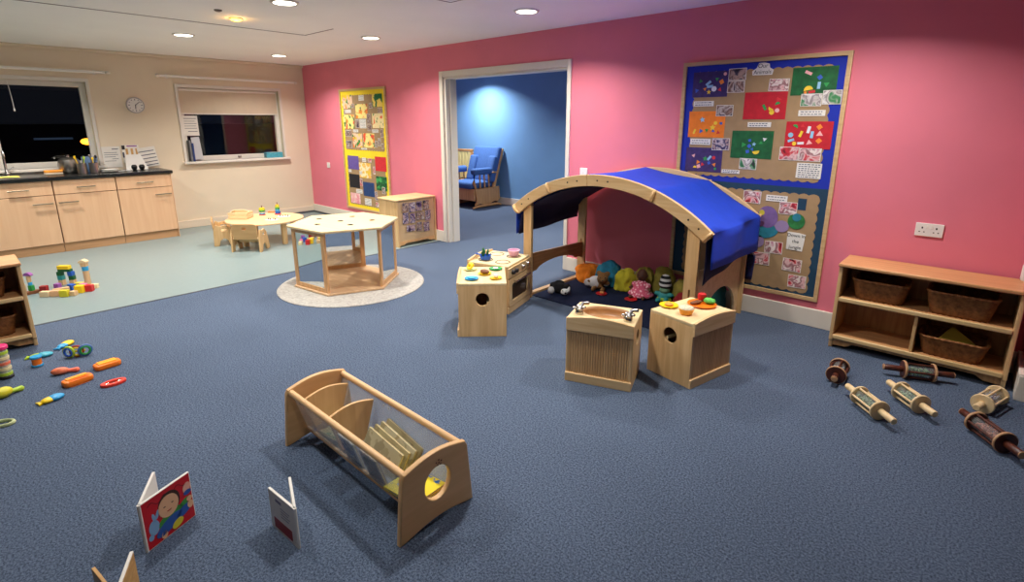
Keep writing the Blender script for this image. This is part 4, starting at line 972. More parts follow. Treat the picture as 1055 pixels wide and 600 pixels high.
# ------------------------------------------------------------------ play den with the blue canopy
DN = thing('play_den', 'wooden arched play den with a bright blue cloth canopy against the pink wall', 'play den', (0, 0, 0))
AC = (6.455, -0.228); AR = 1.36; AI = 1.273
def angle_at(x, r): return math.degrees(math.acos((x - AC[0]) / r))
aL, aR = 130.3, 49.4
def arch(y, name):
    mid = angle_at(6.335, AR)
    for a0, a1 in ((aL, mid + 0.06), (mid - 0.06, aR)):
        pts = arcp(AC[0], AC[1], AR, a0, a1, 22) + arcp(AC[0], AC[1], AI, a1, a0, 22)
        o = plate(name, [pts], 0.03, birch, DN, XZ(y), 0.004)
        b = MB(); n = 0
        for dd in (4, 8):
            for s_ in ((a0, 1), (a1, -1)):
                aa = R(s_[0] + (dd if s_[0] < s_[1] or False else -dd) * (1 if a1 > a0 else 1) * (1 if s_[1] == 1 else -1))
                rr = (AR + AI) / 2; px_, pz = AC[0] + rr * math.cos(aa), AC[1] + rr * math.sin(aa)
                b.cyl((px_, y - 0.0165, pz), (px_, y - 0.0145, pz), 0.007, n=10)
        b.build('screw_caps', dark, o)
YFr, YRe = -0.965, -0.06
arch(YFr, 'arch_rail'); arch(YRe, 'arch_rail')
# cross rails with rounded ends that stand proud of the front arch
rails_a = [aL - 0.6, angle_at(5.95, AR), angle_at(6.91, AR), aR + 0.6]
for a in rails_a:
    t_ = R(a); c0 = Vector((AC[0] + (AI - 0.0) * math.cos(t_), 0, AC[1] + AI * math.sin(t_))); c1 = None
    # board lying radially: width radial 0.09, thickness 0.016 tangential, running along y
    tang = Vector((-math.sin(t_), 0, math.cos(t_)))
    rad = Vector((math.cos(t_), 0, math.sin(t_)))
    Mx = Matrix(((rad.x, 0, tang.x, c0.x), (0, 1, 0, 0), (rad.z, 0, tang.z, c0.z), (0, 0, 0, 1)))
    o = [(0.012, YRe + 0.03), (0.012, YFr + 0.0), (0.0, YFr - 0.002), (0, YFr - 0.018)] + arcp(0.045, YFr - 0.018, 0.045, 180, 360, 10, 0.03) + [(0.09, YFr - 0.002), (0.046, YFr + 0.0), (0.046, YRe + 0.0), (0.09, YRe + 0.002), (0.09, YRe + 0.034), (0.0, YRe + 0.034)]
    plate('cross_rail', [o], 0.016, birch_y, DN, Mx, 0.003)
def zin(x): return AC[1] + math.sqrt(AI ** 2 - (x - AC[0]) ** 2)
def post(x0, x1, y, slots, name='post'):
    ol = [(x0, 0), (x1, 0), (x1, zin(x1) + 0.03), (x0, zin(x0) + 0.03)]
    hs = [rect((x0 + x1) / 2 - 0.006, (x0 + x1) / 2 + 0.006, z - 0.06, z + 0.06, 0.005, 3)[::-1] for z in slots]
    plate(name, [ol] + hs, 0.028, birch_v, DN, XZ(y), 0.003)
post(5.672, 5.758, YFr + 0.03, (0.33,)); post(7.152, 7.242, YFr + 0.03, (0.33,))
post(5.648, 5.735, YRe - 0.03, (0.33,)); post(7.19, 7.275, YRe - 0.03, (0.33,))
# left side: arched lower rail and floor bar; right side: panel with an arched opening
y0, y1 = YFr + 0.045, YRe - 0.045
ym = (y0 + y1) / 2
pts = [(y0, 0.385), (y1, 0.36)] + [(y1, 0.20), (y1 - 0.06, 0.222)] + [(ym + 0.30 * math.cos(R(a)), 0.205 + 0.075 * math.sin(R(a))) for a in range(10, 171, 10)] + [(y0 + 0.05, 0.212), (y0, 0.19)]
plate('arched_rail', [pts], 0.022, wood('rail_dk', (150, 104, 62), (178, 130, 84), 1), DN, YZ(5.70), 0.003)
MB().box(5.675, 5.725, y0 - 0.01, y1 + 0.01, 0.0, 0.022).build('floor_bar', birch_y, DN, bevel=0.003)
pts = [(y0, 0.52), (y1, 0.50), (y1, 0.0), (y1 - 0.07, 0.0)] + [(y1 - 0.07 - 0.0, 0.02)] + [(ym + 0.02 + 0.33 * math.cos(R(a)), 0.03 + 0.28 * math.sin(R(a))) for a in range(0, 181, 10)] + [(y0 + 0.06, 0.0), (y0, 0.0)]
plate('side_panel', [pts], 0.02, birch, DN, YZ(7.235), 0.003)
# canopy
def canopy_profile():
    P = []
    def A(a, dr=0.0): return (AC[0] + (AR + dr) * math.cos(R(a)), AC[1] + (AR + dr) * math.sin(R(a)))
    seq = [(5.585, 0.555), (5.580, 0.70)] + [A(aL - 0.6)]
    keys = [aL - 0.6, rails_a[1], angle_at(6.335, AR), rails_a[2], aR + 0.6]
    for k0, k1 in zip(keys, keys[1:]):
        p, q = A(k0), A(k1)
        for i in range(1, 9):
            f = i / 8; sag = -0.012 * math.sin(PI * f)
            seq.append((p[0] + (q[0] - p[0]) * f, p[1] + (q[1] - p[1]) * f + sag))
    for z in (0.80, 0.74, 0.68, 0.62, 0.555): seq.append((7.333 + 0.004 * (0.8 - z), z))
    return seq
prof = canopy_profile()
rows = []
NY = 26
cy0, cy1 = YFr + 0.02, YRe - 0.018
for i, (x, z) in enumerate(prof):
    row = []
    for j in range(NY + 1):
        f = j / NY; y = cy0 + (cy1 - cy0) * f
        flap = 1.0 if (i < 2 or i > len(prof) - 6) else 0.0
        wob = 0.010 * math.sin(f * 9 + i * 0.3) * flap + 0.006 * noise.noise(Vector((x * 4, y * 5, z * 4)))
        sag = -0.013 * math.sin(PI * f) * (1 - flap)
        zz = z + sag
        if i == 0: zz += 0.03 * math.sin(f * 3) + (0.045 * f)
        if i == len(prof) - 1: zz += -0.02 * f + 0.004 * math.sin(f * 7)
        row.append((x + wob, y, zz))
    rows.append(row)
o = MB().sheet(rows).build('canopy', canopy_m, DN, ang=180)
md = o.modifiers.new('s', 'SOLIDIFY'); md.thickness = 0.003; md.offset = 1
# darker fold below right flap; at left, canopy underside with shade in its colour
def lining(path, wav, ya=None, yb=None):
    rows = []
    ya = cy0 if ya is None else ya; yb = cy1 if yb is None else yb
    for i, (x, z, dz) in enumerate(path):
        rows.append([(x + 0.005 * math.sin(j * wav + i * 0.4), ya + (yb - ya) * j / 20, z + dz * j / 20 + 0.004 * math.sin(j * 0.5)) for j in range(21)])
    o = MB().sheet(rows).build('lining', navy_shade_cloth, DN, ang=180); md = o.modifiers.new('s', 'SOLIDIFY'); md.thickness = 0.003
lining([(7.285, 0.78 - 0.345 * k / 7, 0.10 * k / 7) for k in range(8)], 0.6)
lining([(AC[0] + (AI - 0.012) * math.cos(R(a)), AC[1] + (AI - 0.012) * math.sin(R(a)), 0.0) for a in (104, 108, 112, 116, 120, 124)] + [(5.70, 0.79, 0.0), (5.64, 0.72, 0), (5.628, 0.64, 0.02), (5.62, 0.555, 0.05)], 0.6, YFr + 0.018, YRe - 0.02)
def lift(o, z):
    o.location.z += z
# soft things in the den
cl_or = mat('cl_or', (236, 130, 26), 0.9, var=0.1, vscale=14, bump=0.3, bscale=120); cl_bl = mat('cl_bl', (38, 128, 158), 0.9, var=0.12, vscale=14, bump=0.3, bscale=120)
cl_ye = mat('cl_ye', (206, 196, 50), 0.9, var=0.12, vscale=14, bump=0.3, bscale=120); cl_ol = mat('cl_ol', (150, 138, 58), 0.9, var=0.12, vscale=14, bump=0.3, bscale=120)
cloth_heap('cloth', 'rumpled orange cloth at the left end of the den cushions', (5.86, -0.20, 0), (0.12, 0.10, 0.10), cl_or, seed=1, amp=0.55, rz=-20)
cloth_heap('cloth', 'rumpled blue cloth next to the orange cloth in the den', (6.075, -0.18, 0), (0.105, 0.10, 0.13), cl_bl, seed=2, amp=0.55)
cloth_heap('cushion', 'yellow green cushion leaning in the middle of the den', (6.27, -0.21, 0), (0.085, 0.075, 0.125), cl_ye, 'cushion', 3, amp=0.5)
cloth_heap('cushion', 'olive cushion behind the doll in the den', (6.43, -0.13, 0), (0.09, 0.055, 0.14), cl_ol, 'cushion', 5, amp=0.5)
cloth_heap('cushion', 'tallest olive cushion behind the pink dressed doll', (6.61, -0.12, 0), (0.10, 0.05, 0.16), cl_ol, 'cushion', 6, amp=0.5)
cloth_heap('cushion', 'olive cushion at the right hand end of the den', (6.83, -0.15, 0), (0.11, 0.08, 0.125), cl_ol, 'cushion', 7, amp=0.5)
cloth_heap('cloth', 'dark red cloth beside the front post inside the den', (6.93, -0.36, 0), (0.10, 0.07, 0.09), mat('cl_rd', (140, 24, 30), 0.9, bump=0.3), seed=8, amp=0.5)
cloth_heap('cushion', 'dark teal cushion seen through the arched side of the den', (7.10, -0.17, 0), (0.07, 0.085, 0.14), mat('cl_te', (28, 92, 92), 0.9, bump=0.3), 'cushion', 9, amp=0.3)
o = MB().prism(rect(0, 1.45, 0, 0.80, 0.03), 0, 0.01).build('den_shade_patch', carpet_mat('shaded_carpet', (16, 22, 42), (42, 52, 84), 400), rebase=False)  # dark sheet on the carpet; the canopy's shade is put into its colour
o.location = (5.74, -0.90, 0.0); tag(o, 'dark navy patch standing for the canopy shade on the den carpet', 'shade patch'); MZ = 0.010
for n_ in ('cloth', 'cushion'):
    for ob in list(COL.objects):
        if ob.name.split('.')[0] == n_ and 5.7 < ob.location.x < 7.1 and -0.5 < ob.location.y < 0: ob.location.z = MZ
def soft(name, mb, m, parent, vox=0.007):
    o = mb.build(name, m, parent, ang=180)
    md = o.modifiers.new('r', 'REMESH'); md.mode = 'VOXEL'; md.voxel_size = vox; md.use_smooth_shade = True
    ms = o.modifiers.new('sm', 'SMOOTH'); ms.iterations = 6; ms.factor = 0.5
    return o
# teddy
td = thing('teddy_bear', 'brown teddy bear in a white top slumped on the den floor', 'teddy bear', (6.085, -0.36, MZ), 20)
fur = mat('fur', (142, 104, 60), 0.95, var=0.15, vscale=60, bump=0.6, bscale=200)
b = MB(); b.ell((0, 0, 0.05), (0.045, 0.04, 0.05)); b.ell((0.035, -0.03, 0.10), (0.042, 0.04, 0.042)); b.ell((0.045, -0.066, 0.092), (0.018, 0.018, 0.015))
for s_ in (-1, 1):
    b.ell((0.035 + s_ * 0.034, -0.016, 0.134), (0.02, 0.013, 0.02)); b.ell((0.01 + s_ * 0.035, -0.065, 0.02), (0.018, 0.04, 0.018)); b.ell((s_ * 0.06, -0.02, 0.06), (0.03, 0.016, 0.016))
soft('body', b, fur, td)
b = MB(); b.ell((-0.025, 0.0, 0.052), (0.058, 0.048, 0.05)); b.ell((-0.085, -0.005, 0.045), (0.03, 0.03, 0.03)); b.ell((0.055, -0.005, 0.05), (0.026, 0.02, 0.022))
soft('white_top', b, mat('whitecloth', (216, 214, 216), 0.9, var=0.06, bump=0.3), td)
b = MB(); b.ell((0.022, -0.066, 0.112), 0.005, 10, 6); b.ell((0.06, -0.062, 0.112), 0.005, 10, 6); b.ell((0.045, -0.083, 0.094), (0.007, 0.005, 0.005), 10, 6)
b.build('face', black, td)
td.scale = (1.22,) * 3
# doll
dl = thing('doll', 'brown skinned doll in a pink patterned dress sitting on the den floor', 'doll', (6.485, -0.29, MZ), 8)
b = MB(); b.ell((0, 0.0, 0.06), (0.035, 0.03, 0.06)); b.lathe([(0.014, 0.10), (0.014, 0.15)], 14); b.ell((0, -0.004, 0.178), (0.042, 0.044, 0.05)); b.ell((0, -0.046, 0.172), (0.008, 0.008, 0.008))
for s_ in (-1, 1):
    b.ell((s_ * 0.043, 0, 0.176), (0.007, 0.01, 0.014)); b.tube([(s_ * 0.03, 0, 0.11), (s_ * 0.065, -0.02, 0.085), (s_ * 0.085, -0.045, 0.07)], [0.016, 0.013, 0.012], 10); b.tube([(s_ * 0.02, -0.01, 0.025), (s_ * 0.045, -0.07, 0.02), (s_ * 0.055, -0.115, 0.02)], [0.02, 0.016, 0.013], 10)
soft('body', b, skin_dark, dl)
pk, nt, b_ = new_mat('pinkcheck'); N, L = nt.nodes, nt.links
tc = N.new('ShaderNodeTexCoord'); ckk = N.new('ShaderNodeTexVoronoi'); ckk.inputs['Scale'].default_value = 55; L.new(tc.outputs['Object'], ckk.inputs['Vector'])
rp = N.new('ShaderNodeValToRGB'); rp.color_ramp.elements[0].position = 0.25; rp.color_ramp.elements[1].position = 0.5; rp.color_ramp.elements[0].color = lin((250, 208, 214)); rp.color_ramp.elements[1].color = lin((214, 92, 122)); L.new(ckk.outputs['Distance'], rp.inputs['Fac']); L.new(rp.outputs['Color'], b_.inputs['Base Color']); b_.inputs['Roughness'].default_value = 0.9; MATS['pinkcheck'] = pk
b = MB(); b.lathe([(0.095, 0.012), (0.10, 0.03), (0.06, 0.075), (0.04, 0.12), (0.024, 0.14)], 28)
for v in b.bm.verts: v.co.x += 0.006 * math.sin(v.co.y * 90); v.co.y = v.co.y * 0.85 - 0.012
for s_ in (-1, 1): b.ell((s_ * 0.052, -0.012, 0.10), (0.03, 0.024, 0.024))
soft('dress', b, pk, dl)
b = MB(); b.ell((0, 0.004, 0.19), (0.045, 0.046, 0.045), 18, 10); b.build('hair', mat('hair', (44, 28, 22), 0.9, bump=0.5, bscale=200), dl) if False else b.bm.free()
b = MB()
for s_ in (-1, 1): b.ell((s_ * 0.016, -0.044, 0.186), 0.005, 10, 6)
b.ell((0, -0.046, 0.158), (0.01, 0.003, 0.003), 10, 6); b.build('face', black, dl)
dl.scale = (1.12,) * 3
# striped doll
sd = thing('rag_doll', 'soft doll in a black and white striped hat and green body on the den floor', 'doll', (6.685, -0.25, MZ), 10)
b = MB(); b.ell((0, 0, 0.14), (0.05, 0.048, 0.055)); b.ell((0.0, 0.0, 0.185), (0.04, 0.04, 0.03)); soft('striped_hat', b, stripe_mat('bw', (24, 24, 30), (222, 222, 222), 8), sd)
b = MB(); b.ell((0, -0.008, 0.09), (0.042, 0.042, 0.03)); soft('head', b, mat('facegreen', (110, 150, 120), 0.9), sd)
b = MB(); b.ell((0, 0, 0.045), (0.055, 0.045, 0.045))
for s_ in (-1, 1): b.ell((s_ * 0.055, -0.02, 0.06), (0.024, 0.018, 0.018)); b.ell((s_ * 0.03, -0.06, 0.018), (0.022, 0.04, 0.018))
soft('body', b, teal, sd)
b = MB(); b.ell((0, -0.01, 0.02), (0.06, 0.05, 0.02)); soft('skirt', b, lime, sd)
sd.scale = (1.1,) * 3
def plate_food(name, label, loc, r, m, rz=0):
    t = thing(name, label, 'toy plate', loc, rz)
    MB().lathe([(r * 0.6, 0), (r * 0.7, 0.003), (r, 0.010), (r * 0.98, 0.012), (r * 0.68, 0.006), (0.001, 0.005)], 30).build('dish', m, t)
    return t
plate_food('toy_plate', 'small red toy plate with bread in front of the teddy', (6.19, -0.475, MZ), 0.05, red)
o = MB().ell((0, 0, 0.012), (0.022, 0.016, 0.012)).build('toy_bread', mat('bread', (214, 150, 86), 0.7)); o.location = (6.195, -0.475, MZ + 0.007); tag(o, 'small toy bread roll on the red plate in front of the teddy', 'toy food')
plate_food('toy_plate', 'empty red toy plate in front of the pink dressed doll', (6.465, -0.435, MZ), 0.055, red)
# black and white plush cow
cwt = thing('plush_toy', 'black and white plush animal lying by the left side of the den', 'soft toy', (5.90, -0.72, MZ), 35)
b = MB(); b.ell((0, 0.02, 0.05), (0.07, 0.05, 0.05)); b.ell((-0.06, 0.05, 0.06), (0.03, 0.03, 0.035)); b.ell((0.075, 0.02, 0.05), (0.03, 0.035, 0.045)); b.ell((0.0, 0.05, 0.085), (0.05, 0.03, 0.03)); soft('body', b, mat('plushblack', (22, 22, 26), 0.95, bump=0.5), cwt)
b = MB(); b.ell((-0.07, -0.01, 0.035), (0.032, 0.036, 0.034)); b.ell((0.05, -0.045, 0.036), (0.036, 0.03, 0.03)); b.ell((0.09, -0.03, 0.055), (0.012, 0.024, 0.03)); soft('white_patches', b, mat('plushwhite', (224, 224, 224), 0.95, bump=0.5), cwt)
b = MB(); b.ell((0.06, -0.076, 0.034), (0.01, 0.006, 0.008), 10, 6); b.ell((0.035, -0.068, 0.052), 0.005, 10, 6); b.build('face', black, cwt)
# cloth hung beside the right flap on the wall board
o = MB().sheet([[(7.262 + 0.008 * j - 0.002 * i, -0.026 - 0.008 * abs(math.sin(j * 1.3 + i)), 0.485 - 0.034 * i) for j in range(9)] for i in range(7)]).build('hanging_cloth', mat('foilblue', (44, 48, 96), 0.35, 0.3, var=0.5, vscale=60), ang=180)
md = o.modifiers.new('s', 'SOLIDIFY'); md.thickness = 0.002; tag(o, 'shiny dark blue paper strip hanging on the lower board beside the canopy', 'paper')

# ------------------------------------------------------------------ play kitchen units
tambour = wood('tambour', (196, 150, 98), (216, 172, 118), 2)
def play_unit(name, label, loc, rz, w, d, h=0.405, hole='right', top_hole=None, oven=False):
    t = thing(name, label, 'play kitchen unit', loc, rz)
    hc = circ(d * 0.5, h * 0.70, 0.048, 26)
    for x, sd_ in ((0.0, 'left'), (w - 0.018, 'right')):
        ol = [rect(0, d, 0, h - 0.018)]
        if hole in (sd_, 'both'): ol.append(hc[::-1])
        plate('side_panel', ol, 0.018, birch_v, t, YZ(x + 0.009), 0.003)
    top = [rect(0.0, w, 0.0, d, 0.006)]
    if top_hole: top.append(circ(top_hole[0], top_hole[1], top_hole[2], 36, top_hole[3])[::-1])
    plate('top', top, 0.018, birch_pale, t, Matrix.Translation((0, 0, h - 0.009)), 0.003)
    MB().box(0.018, w - 0.018, 0.02, d - 0.012, 0.03, 0.045).build('floor_panel', birch, t)
    MB().box(0.018, w - 0.018, d - 0.01, d - 0.001, 0.03, h - 0.018).build('back_panel', birch_dark, t)
    if hole: MB().cyl((0.019, d * 0.62, h * 0.62), (w - 0.019, d * 0.62, h * 0.62), 0.012, n=14).build('inner_bar', birch_pale, t)
    if not oven:
        # front: arched upstand rail, reeded tambour panel, bottom rail
        n = 14
        pts = [(0.0, h - 0.075), (w, h - 0.075)] + [(w - w * i / n, h - 0.006 + 0.030 * math.sin(PI * (0.10 + 0.80 * i / n))) for i in range(n + 1)]
        plate('top_rail', [pts], 0.018, birch, t, XZ(-0.002), 0.004)
        MB().box(0.0, w, -0.011, 0.007, 0.0, 0.055).build('bottom_rail', birch, t, bevel=0.003)
        b = MB(); N_ = 24; sw = (w - 0.03) / N_
        for i in range(N_):
            x0 = 0.015 + i * sw
            b.prism([(x0 + 0.001, 0.012), (x0 + sw - 0.001, 0.012), (x0 + sw - 0.001, 0.002), (x0 + sw * 0.5, 0.0), (x0 + 0.001, 0.002)], 0.055, h - 0.07)
        b.build('reeded_panel', tambour, t)
    return t
SK = play_unit('play_sink', 'wooden play sink unit with reeded front in front of the den', (6.905, -1.963, 0), 20.2, 0.395, 0.30, 0.40, 'right', (0.205, 0.176, 0.150, 0.105))
b = MB()
rows = []
for (k, z) in ((1.0, 0.396), (0.98, 0.375), (0.92, 0.35), (0.7, 0.338), (0.02, 0.336)):
    rows.append([(0.205 + 0.152 * k * math.cos(2 * PI * i / 36), 0.176 + 0.107 * k * math.sin(2 * PI * i / 36), z) for i in range(37)])
b.sheet(rows); o = b.build('basin', birch_dark if False else wood('basin_w', (160, 112, 66), (184, 134, 84), 0), SK, ang=180); md = o.modifiers.new('s', 'SOLIDIFY'); md.thickness = 0.004
for x, y, a in ((0.052, 0.09, 25), (0.345, 0.075, 20)):
    b = MB(); M = T(x, y, 0.40, a) @ Matrix.Scale(1.25, 4)
    b.lathe([(0.02, 0), (0.02, 0.02), (0.012, 0.03)], 16, M); b.tube([(0, 0, 0.02), (0.02, 0.02, 0.045), (0.05, 0.035, 0.04)], 0.009, 10, M=M)
    for k in range(4): b.ell((0.022 * math.cos(k * PI / 2), 0.022 * math.sin(k * PI / 2), 0.03), (0.011, 0.011, 0.008), 10, 6, M=M)
    b.build('toy_tap', chrome, SK)
BX = play_unit('play_cupboard', 'wooden play cupboard with a round side hole and toy food on top', (7.508, -1.571, 0), 77.4, 0.395, 0.315, 0.402, 'left')
# back board with inside bar seen through the hole
CU = play_unit('play_cupboard', 'wooden play cupboard with a round hole carrying plates beside the toy cooker', (5.641, -1.658, 0), -45, 0.44, 0.345, 0.405, 'right')
CK = play_unit('play_cooker', 'wooden play cooker with four hob rings and oven door at the den corner', (5.90, -1.395, 0), 107, 0.43, 0.375, 0.402, None, None, True)
# local: x along the oven front, y into the depth
MB().box(0.0, 0.43, -0.012, 0.006, 0.30, 0.384).build('control_panel', birch, CK, bevel=0.003)
for i, x in enumerate((0.06, 0.12, 0.25, 0.35)):
    MB().cyl((x, -0.012, 0.345), (x, -0.035, 0.345), 0.019, 0.016, 18).build('knob', chrome if i > 1 else dark, CK)
od = plate('oven_door', [rect(0.01, 0.42, 0.06, 0.29, 0.01), rect(0.06, 0.37, 0.10, 0.245, 0.02)[::-1]], 0.018, birch, CK, XZ(-0.003), 0.003)
MB().box(0.055, 0.375, 0.001, 0.006, 0.095, 0.25).build('oven_window', clear_mat('oven_glass', (90, 70, 56), 0.35, 0.05), od)
b = MB(); b.cyl((0.07, -0.04, 0.262), (0.36, -0.04, 0.262), 0.008, n=12); b.cyl((0.09, -0.04, 0.262), (0.09, -0.008, 0.262), 0.006, n=10); b.cyl((0.34, -0.04, 0.262), (0.34, -0.008, 0.262), 0.006, n=10); b.build('oven_handle', chrome, od)
MB().box(0.0, 0.43, -0.008, 0.006, 0.0, 0.055).build('bottom_rail', birch, CK, bevel=0.003)
n = 14; pts = [(0.0, 0.38), (0.43, 0.38)] + [(0.43 - 0.43 * i / n, 0.406 + 0.03 * math.sin(PI * (0.1 + 0.8 * i / n))) for i in range(n + 1)]
plate('back_rail', [pts], 0.018, birch, CK, XZ(0.366), 0.004)
for x, y in ((0.11, 0.10), (0.32, 0.10), (0.12, 0.265), (0.33, 0.265)):
    MB().torus((x, y, 0.4018), 0.058, 0.004, 36, 6).build('hob_ring', dark, CK)
def on_unit(root, x, y, z):
    a = root.rotation_euler.z; c, s_ = math.cos(a), math.sin(a)
    return (root.location.x + c * x - s_ * y, root.location.y + s_ * x + c * y, z)
CZ = 0.4045
p = on_unit(CK, 0.12, 0.265, CZ + 0.003)
t = thing('toy_pan', 'small blue toy pan on the near ring of the toy cooker', 'toy pan', p)
MB().lathe([(0.04, 0), (0.045, 0.004), (0.048, 0.034), (0.045, 0.034), (0.041, 0.006)], 28).build('pan', blue, t)
MB().tube([(-0.046, 0, 0.028), (-0.07, -0.01, 0.032), (-0.10, -0.02, 0.034)], 0.006, 8).build('pan_handle', blue, t)
MB().lathe([(0.001, 0.012), (0.043, 0.013)], 24, caps=False).build('filling', mat('stew', (60, 130, 190), 0.6), t)
o = MB()
for k in range(5): o.ell((0.012 * math.cos(k * 1.25) - 0.01, 0.012 * math.sin(k * 1.25), 0.045 + 0.006 * k), (0.012, 0.007, 0.03), 12, 8, M=T(0, 0, 0, k * 60, 18))
o = o.build('toy_vegetable', dgreen); o.location = (p[0] - 0.012, p[1] - 0.005, p[2] + 0.012); tag(o, 'dark green leafy toy vegetable in the blue toy pan', 'toy food')
p = on_unit(CK, 0.32, 0.10, CZ + 0.003)
t = thing('toy_pot', 'pale pink toy pot on the far ring of the toy cooker', 'toy pot', p)
MB().lathe([(0.03, 0), (0.04, 0.008), (0.05, 0.045), (0.05, 0.05), (0.046, 0.05), (0.037, 0.012)], 28).build('pot', mat('palepink', (222, 168, 196), 0.4), t)
MB().torus((0, 0, 0.05), 0.049, 0.004, 28, 8).build('rim', mat('palepink2', (232, 184, 208), 0.4), t)
TZ = 0.4055
def food_plate(nm, label, x, y, m, r=0.052): return plate_food(nm, label, (x, y, TZ), r, m)
food_plate('toy_plate', 'pale green toy plate with yellow food on the cupboard by the cooker', 5.755, -1.665, mat('palegreen', (206, 226, 150), 0.45))
o = MB().ell((0, 0, 0.02), (0.03, 0.018, 0.02)).torus((0.005, 0, 0.022), 0.02, 0.009, 20, 8, M=T(0, 0, 0, 0, 50)).build('toy_banana', yellow); o.location = (5.755, -1.665, TZ + 0.006); tag(o, 'yellow toy fruit on the pale green plate', 'toy food')
food_plate('toy_plate', 'blue toy plate on the cupboard by the cooker', 5.945, -1.83, sky)
o = MB().ell((0, 0, 0.008), (0.032, 0.024, 0.008)).build('toy_fish', mat('tq', (70, 180, 226), 0.5)); o.location = (5.945, -1.83, TZ + 0.006); tag(o, 'flat blue toy food on the blue plate', 'toy food')
food_plate('toy_plate', 'yellow toy plate under the brown toy meat', 5.925, -1.675, yellow, 0.05)
o = MB().ell((0, 0, 0.014), (0.04, 0.028, 0.016)).build('toy_meat', brown); o.location = (5.925, -1.675, TZ + 0.006); tag(o, 'brown toy meat on the yellow plate in the middle of the cupboard', 'toy food')
food_plate('toy_plate', 'green toy plate nearest the cooker on the cupboard', 5.892, -1.525, green)
o = MB().ell((0, 0, 0.006), (0.022, 0.022, 0.006)).build('toy_egg', white); o.location = (5.892, -1.525, TZ + 0.006); tag(o, 'white toy egg on the green plate', 'toy food')
food_plate('toy_plate', 'small yellow toy saucer at the front corner of the cupboard', 6.065, -1.70, yellow, 0.045)
o = MB().ell((0, 0, 0.014), (0.022, 0.022, 0.016)).build('toy_bun', mat('bun', (236, 222, 206), 0.6)); o.location = (6.065, -1.70, TZ + 0.006); tag(o, 'round pale toy bun on the small yellow saucer', 'toy food')
TZ = 0.4025
t = plate_food('toy_plate', 'yellow toy plate with pasta on the right hand play cupboard', (7.262, -1.385, TZ), 0.058, yellow)
o = MB().torus((0, 0, 0.006), 0.02, 0.007, 20, 8).ell((0, 0, 0.006), (0.016, 0.016, 0.008)).build('toy_pasta', mat('pasta', (236, 160, 70), 0.6)); o.location = (7.262, -1.385, TZ + 0.006); tag(o, 'orange toy pasta swirl on the yellow plate', 'toy food')
t = thing('toy_cupcake', 'orange cased toy cupcake with speckled icing on the play cupboard', 'toy food', (7.40, -1.44, TZ))
MB().lathe([(0.034, 0), (0.046, 0.036), (0.044, 0.037)], 24).build('case', mat('amberp', (242, 164, 50), 0.5), t)
MB().ell((0, 0, 0.038), (0.045, 0.045, 0.014)).build('icing', mat('icing', (226, 206, 176), 0.7, var=0.5, vscale=160), t)
t = plate_food('toy_plate', 'large orange toy plate at the back of the right hand play cupboard', (7.405, -1.225, TZ), 0.088, orange)
o = MB().ell((0, 0, 0.010), (0.05, 0.02, 0.010)).build('toy_sausage', brown); o.location = (7.375, -1.245, TZ + 0.008); o.rotation_euler = (0, 0, R(70)); tag(o, 'brown toy sausage on the large orange plate', 'toy food')
t = thing('toy_apple', 'shiny red toy apple on the large orange plate', 'toy food', (7.378, -1.165, TZ + 0.008))
MB().lathe([(0.008, 0.002), (0.022, 0.006), (0.029, 0.026), (0.024, 0.046), (0.01, 0.052), (0.002, 0.048)], 24).build('fruit', red, t); MB().cyl((0, 0, 0.046), (0.002, 0, 0.06), 0.002, n=8).build('stem', brown, t)
b = MB(); b.ell((0, 0, 0.018), (0.036, 0.03, 0.018), 24, 14)
for v in b.bm.verts: v.co += v.co.normalized() * 0.006 * noise.noise(v.co * 80)
o = b.build('toy_lettuce', mat('lettuce', (96, 190, 84), 0.6, var=0.2, vscale=60), ang=180); o.location = (7.435, -1.185, TZ + 0.006); tag(o, 'light green toy lettuce on the large orange plate', 'toy food')

# ------------------------------------------------------------------ book rack
RK = thing('book_rack', 'low wooden book rack with clear sides and round end hole on the carpet', 'book rack', (0, 0, 0))
cyk = -3.232
def rack_end(x, hole):
    o = [(-0.182, 0.0), (-0.168, 0.0)] + [(-0.15 + 0.30 * i / 10, 0.022 * math.sin(PI * i / 10) + 0.002) for i in range(11)] + [(0.168, 0.0), (0.182, 0.0), (0.168, 0.16), (0.158, 0.262), (0.148, 0.283)]
    o += [(0.148 - 0.296 * i / 12, 0.283 + 0.028 * math.sin(PI * i / 12)) for i in range(1, 12)] + [(-0.148, 0.283), (-0.158, 0.262), (-0.168, 0.16)]
    outs = [[(cyk + y, z) for y, z in o]]
    if hole: outs.append([(cyk + 0.004 + p[0], 0.174 + p[1]) for p in circ(0, 0, 0.062, 30, 0.070)][::-1])
    return plate('end_panel', outs, 0.024, wood('rack_wood', (212, 166, 112), (226, 182, 128), 1, scale=0.6), RK, YZ(x), 0.005)
rack_end(6.322, False); e = rack_end(7.235, True)
for s_ in (-1, 1):
    MB().cyl((6.33, cyk + s_ * 0.135, 0.268), (7.225, cyk + s_ * 0.135, 0.268), 0.014, n=18).build('handrail', wood('rail_w', (222, 176, 122), (234, 192, 140), 0), RK)
    MB().box(6.33, 7.225, -0.002, 0.002, 0, 0.20, T(0, cyk + s_ * 0.075, 0.06, 0, -s_ * 16)).build('clear_side', acrylic, RK)
    MB().cyl((6.33, cyk + s_ * 0.07, 0.052), (7.225, cyk + s_ * 0.07, 0.052), 0.009, n=14).build('lower_bar', wood('rail_w', (1, 1, 1), (1, 1, 1)), RK)
MB().box(6.33, 7.225, cyk - 0.07, cyk + 0.07, 0.045, 0.052).build('floor_panel', acrylic, RK)
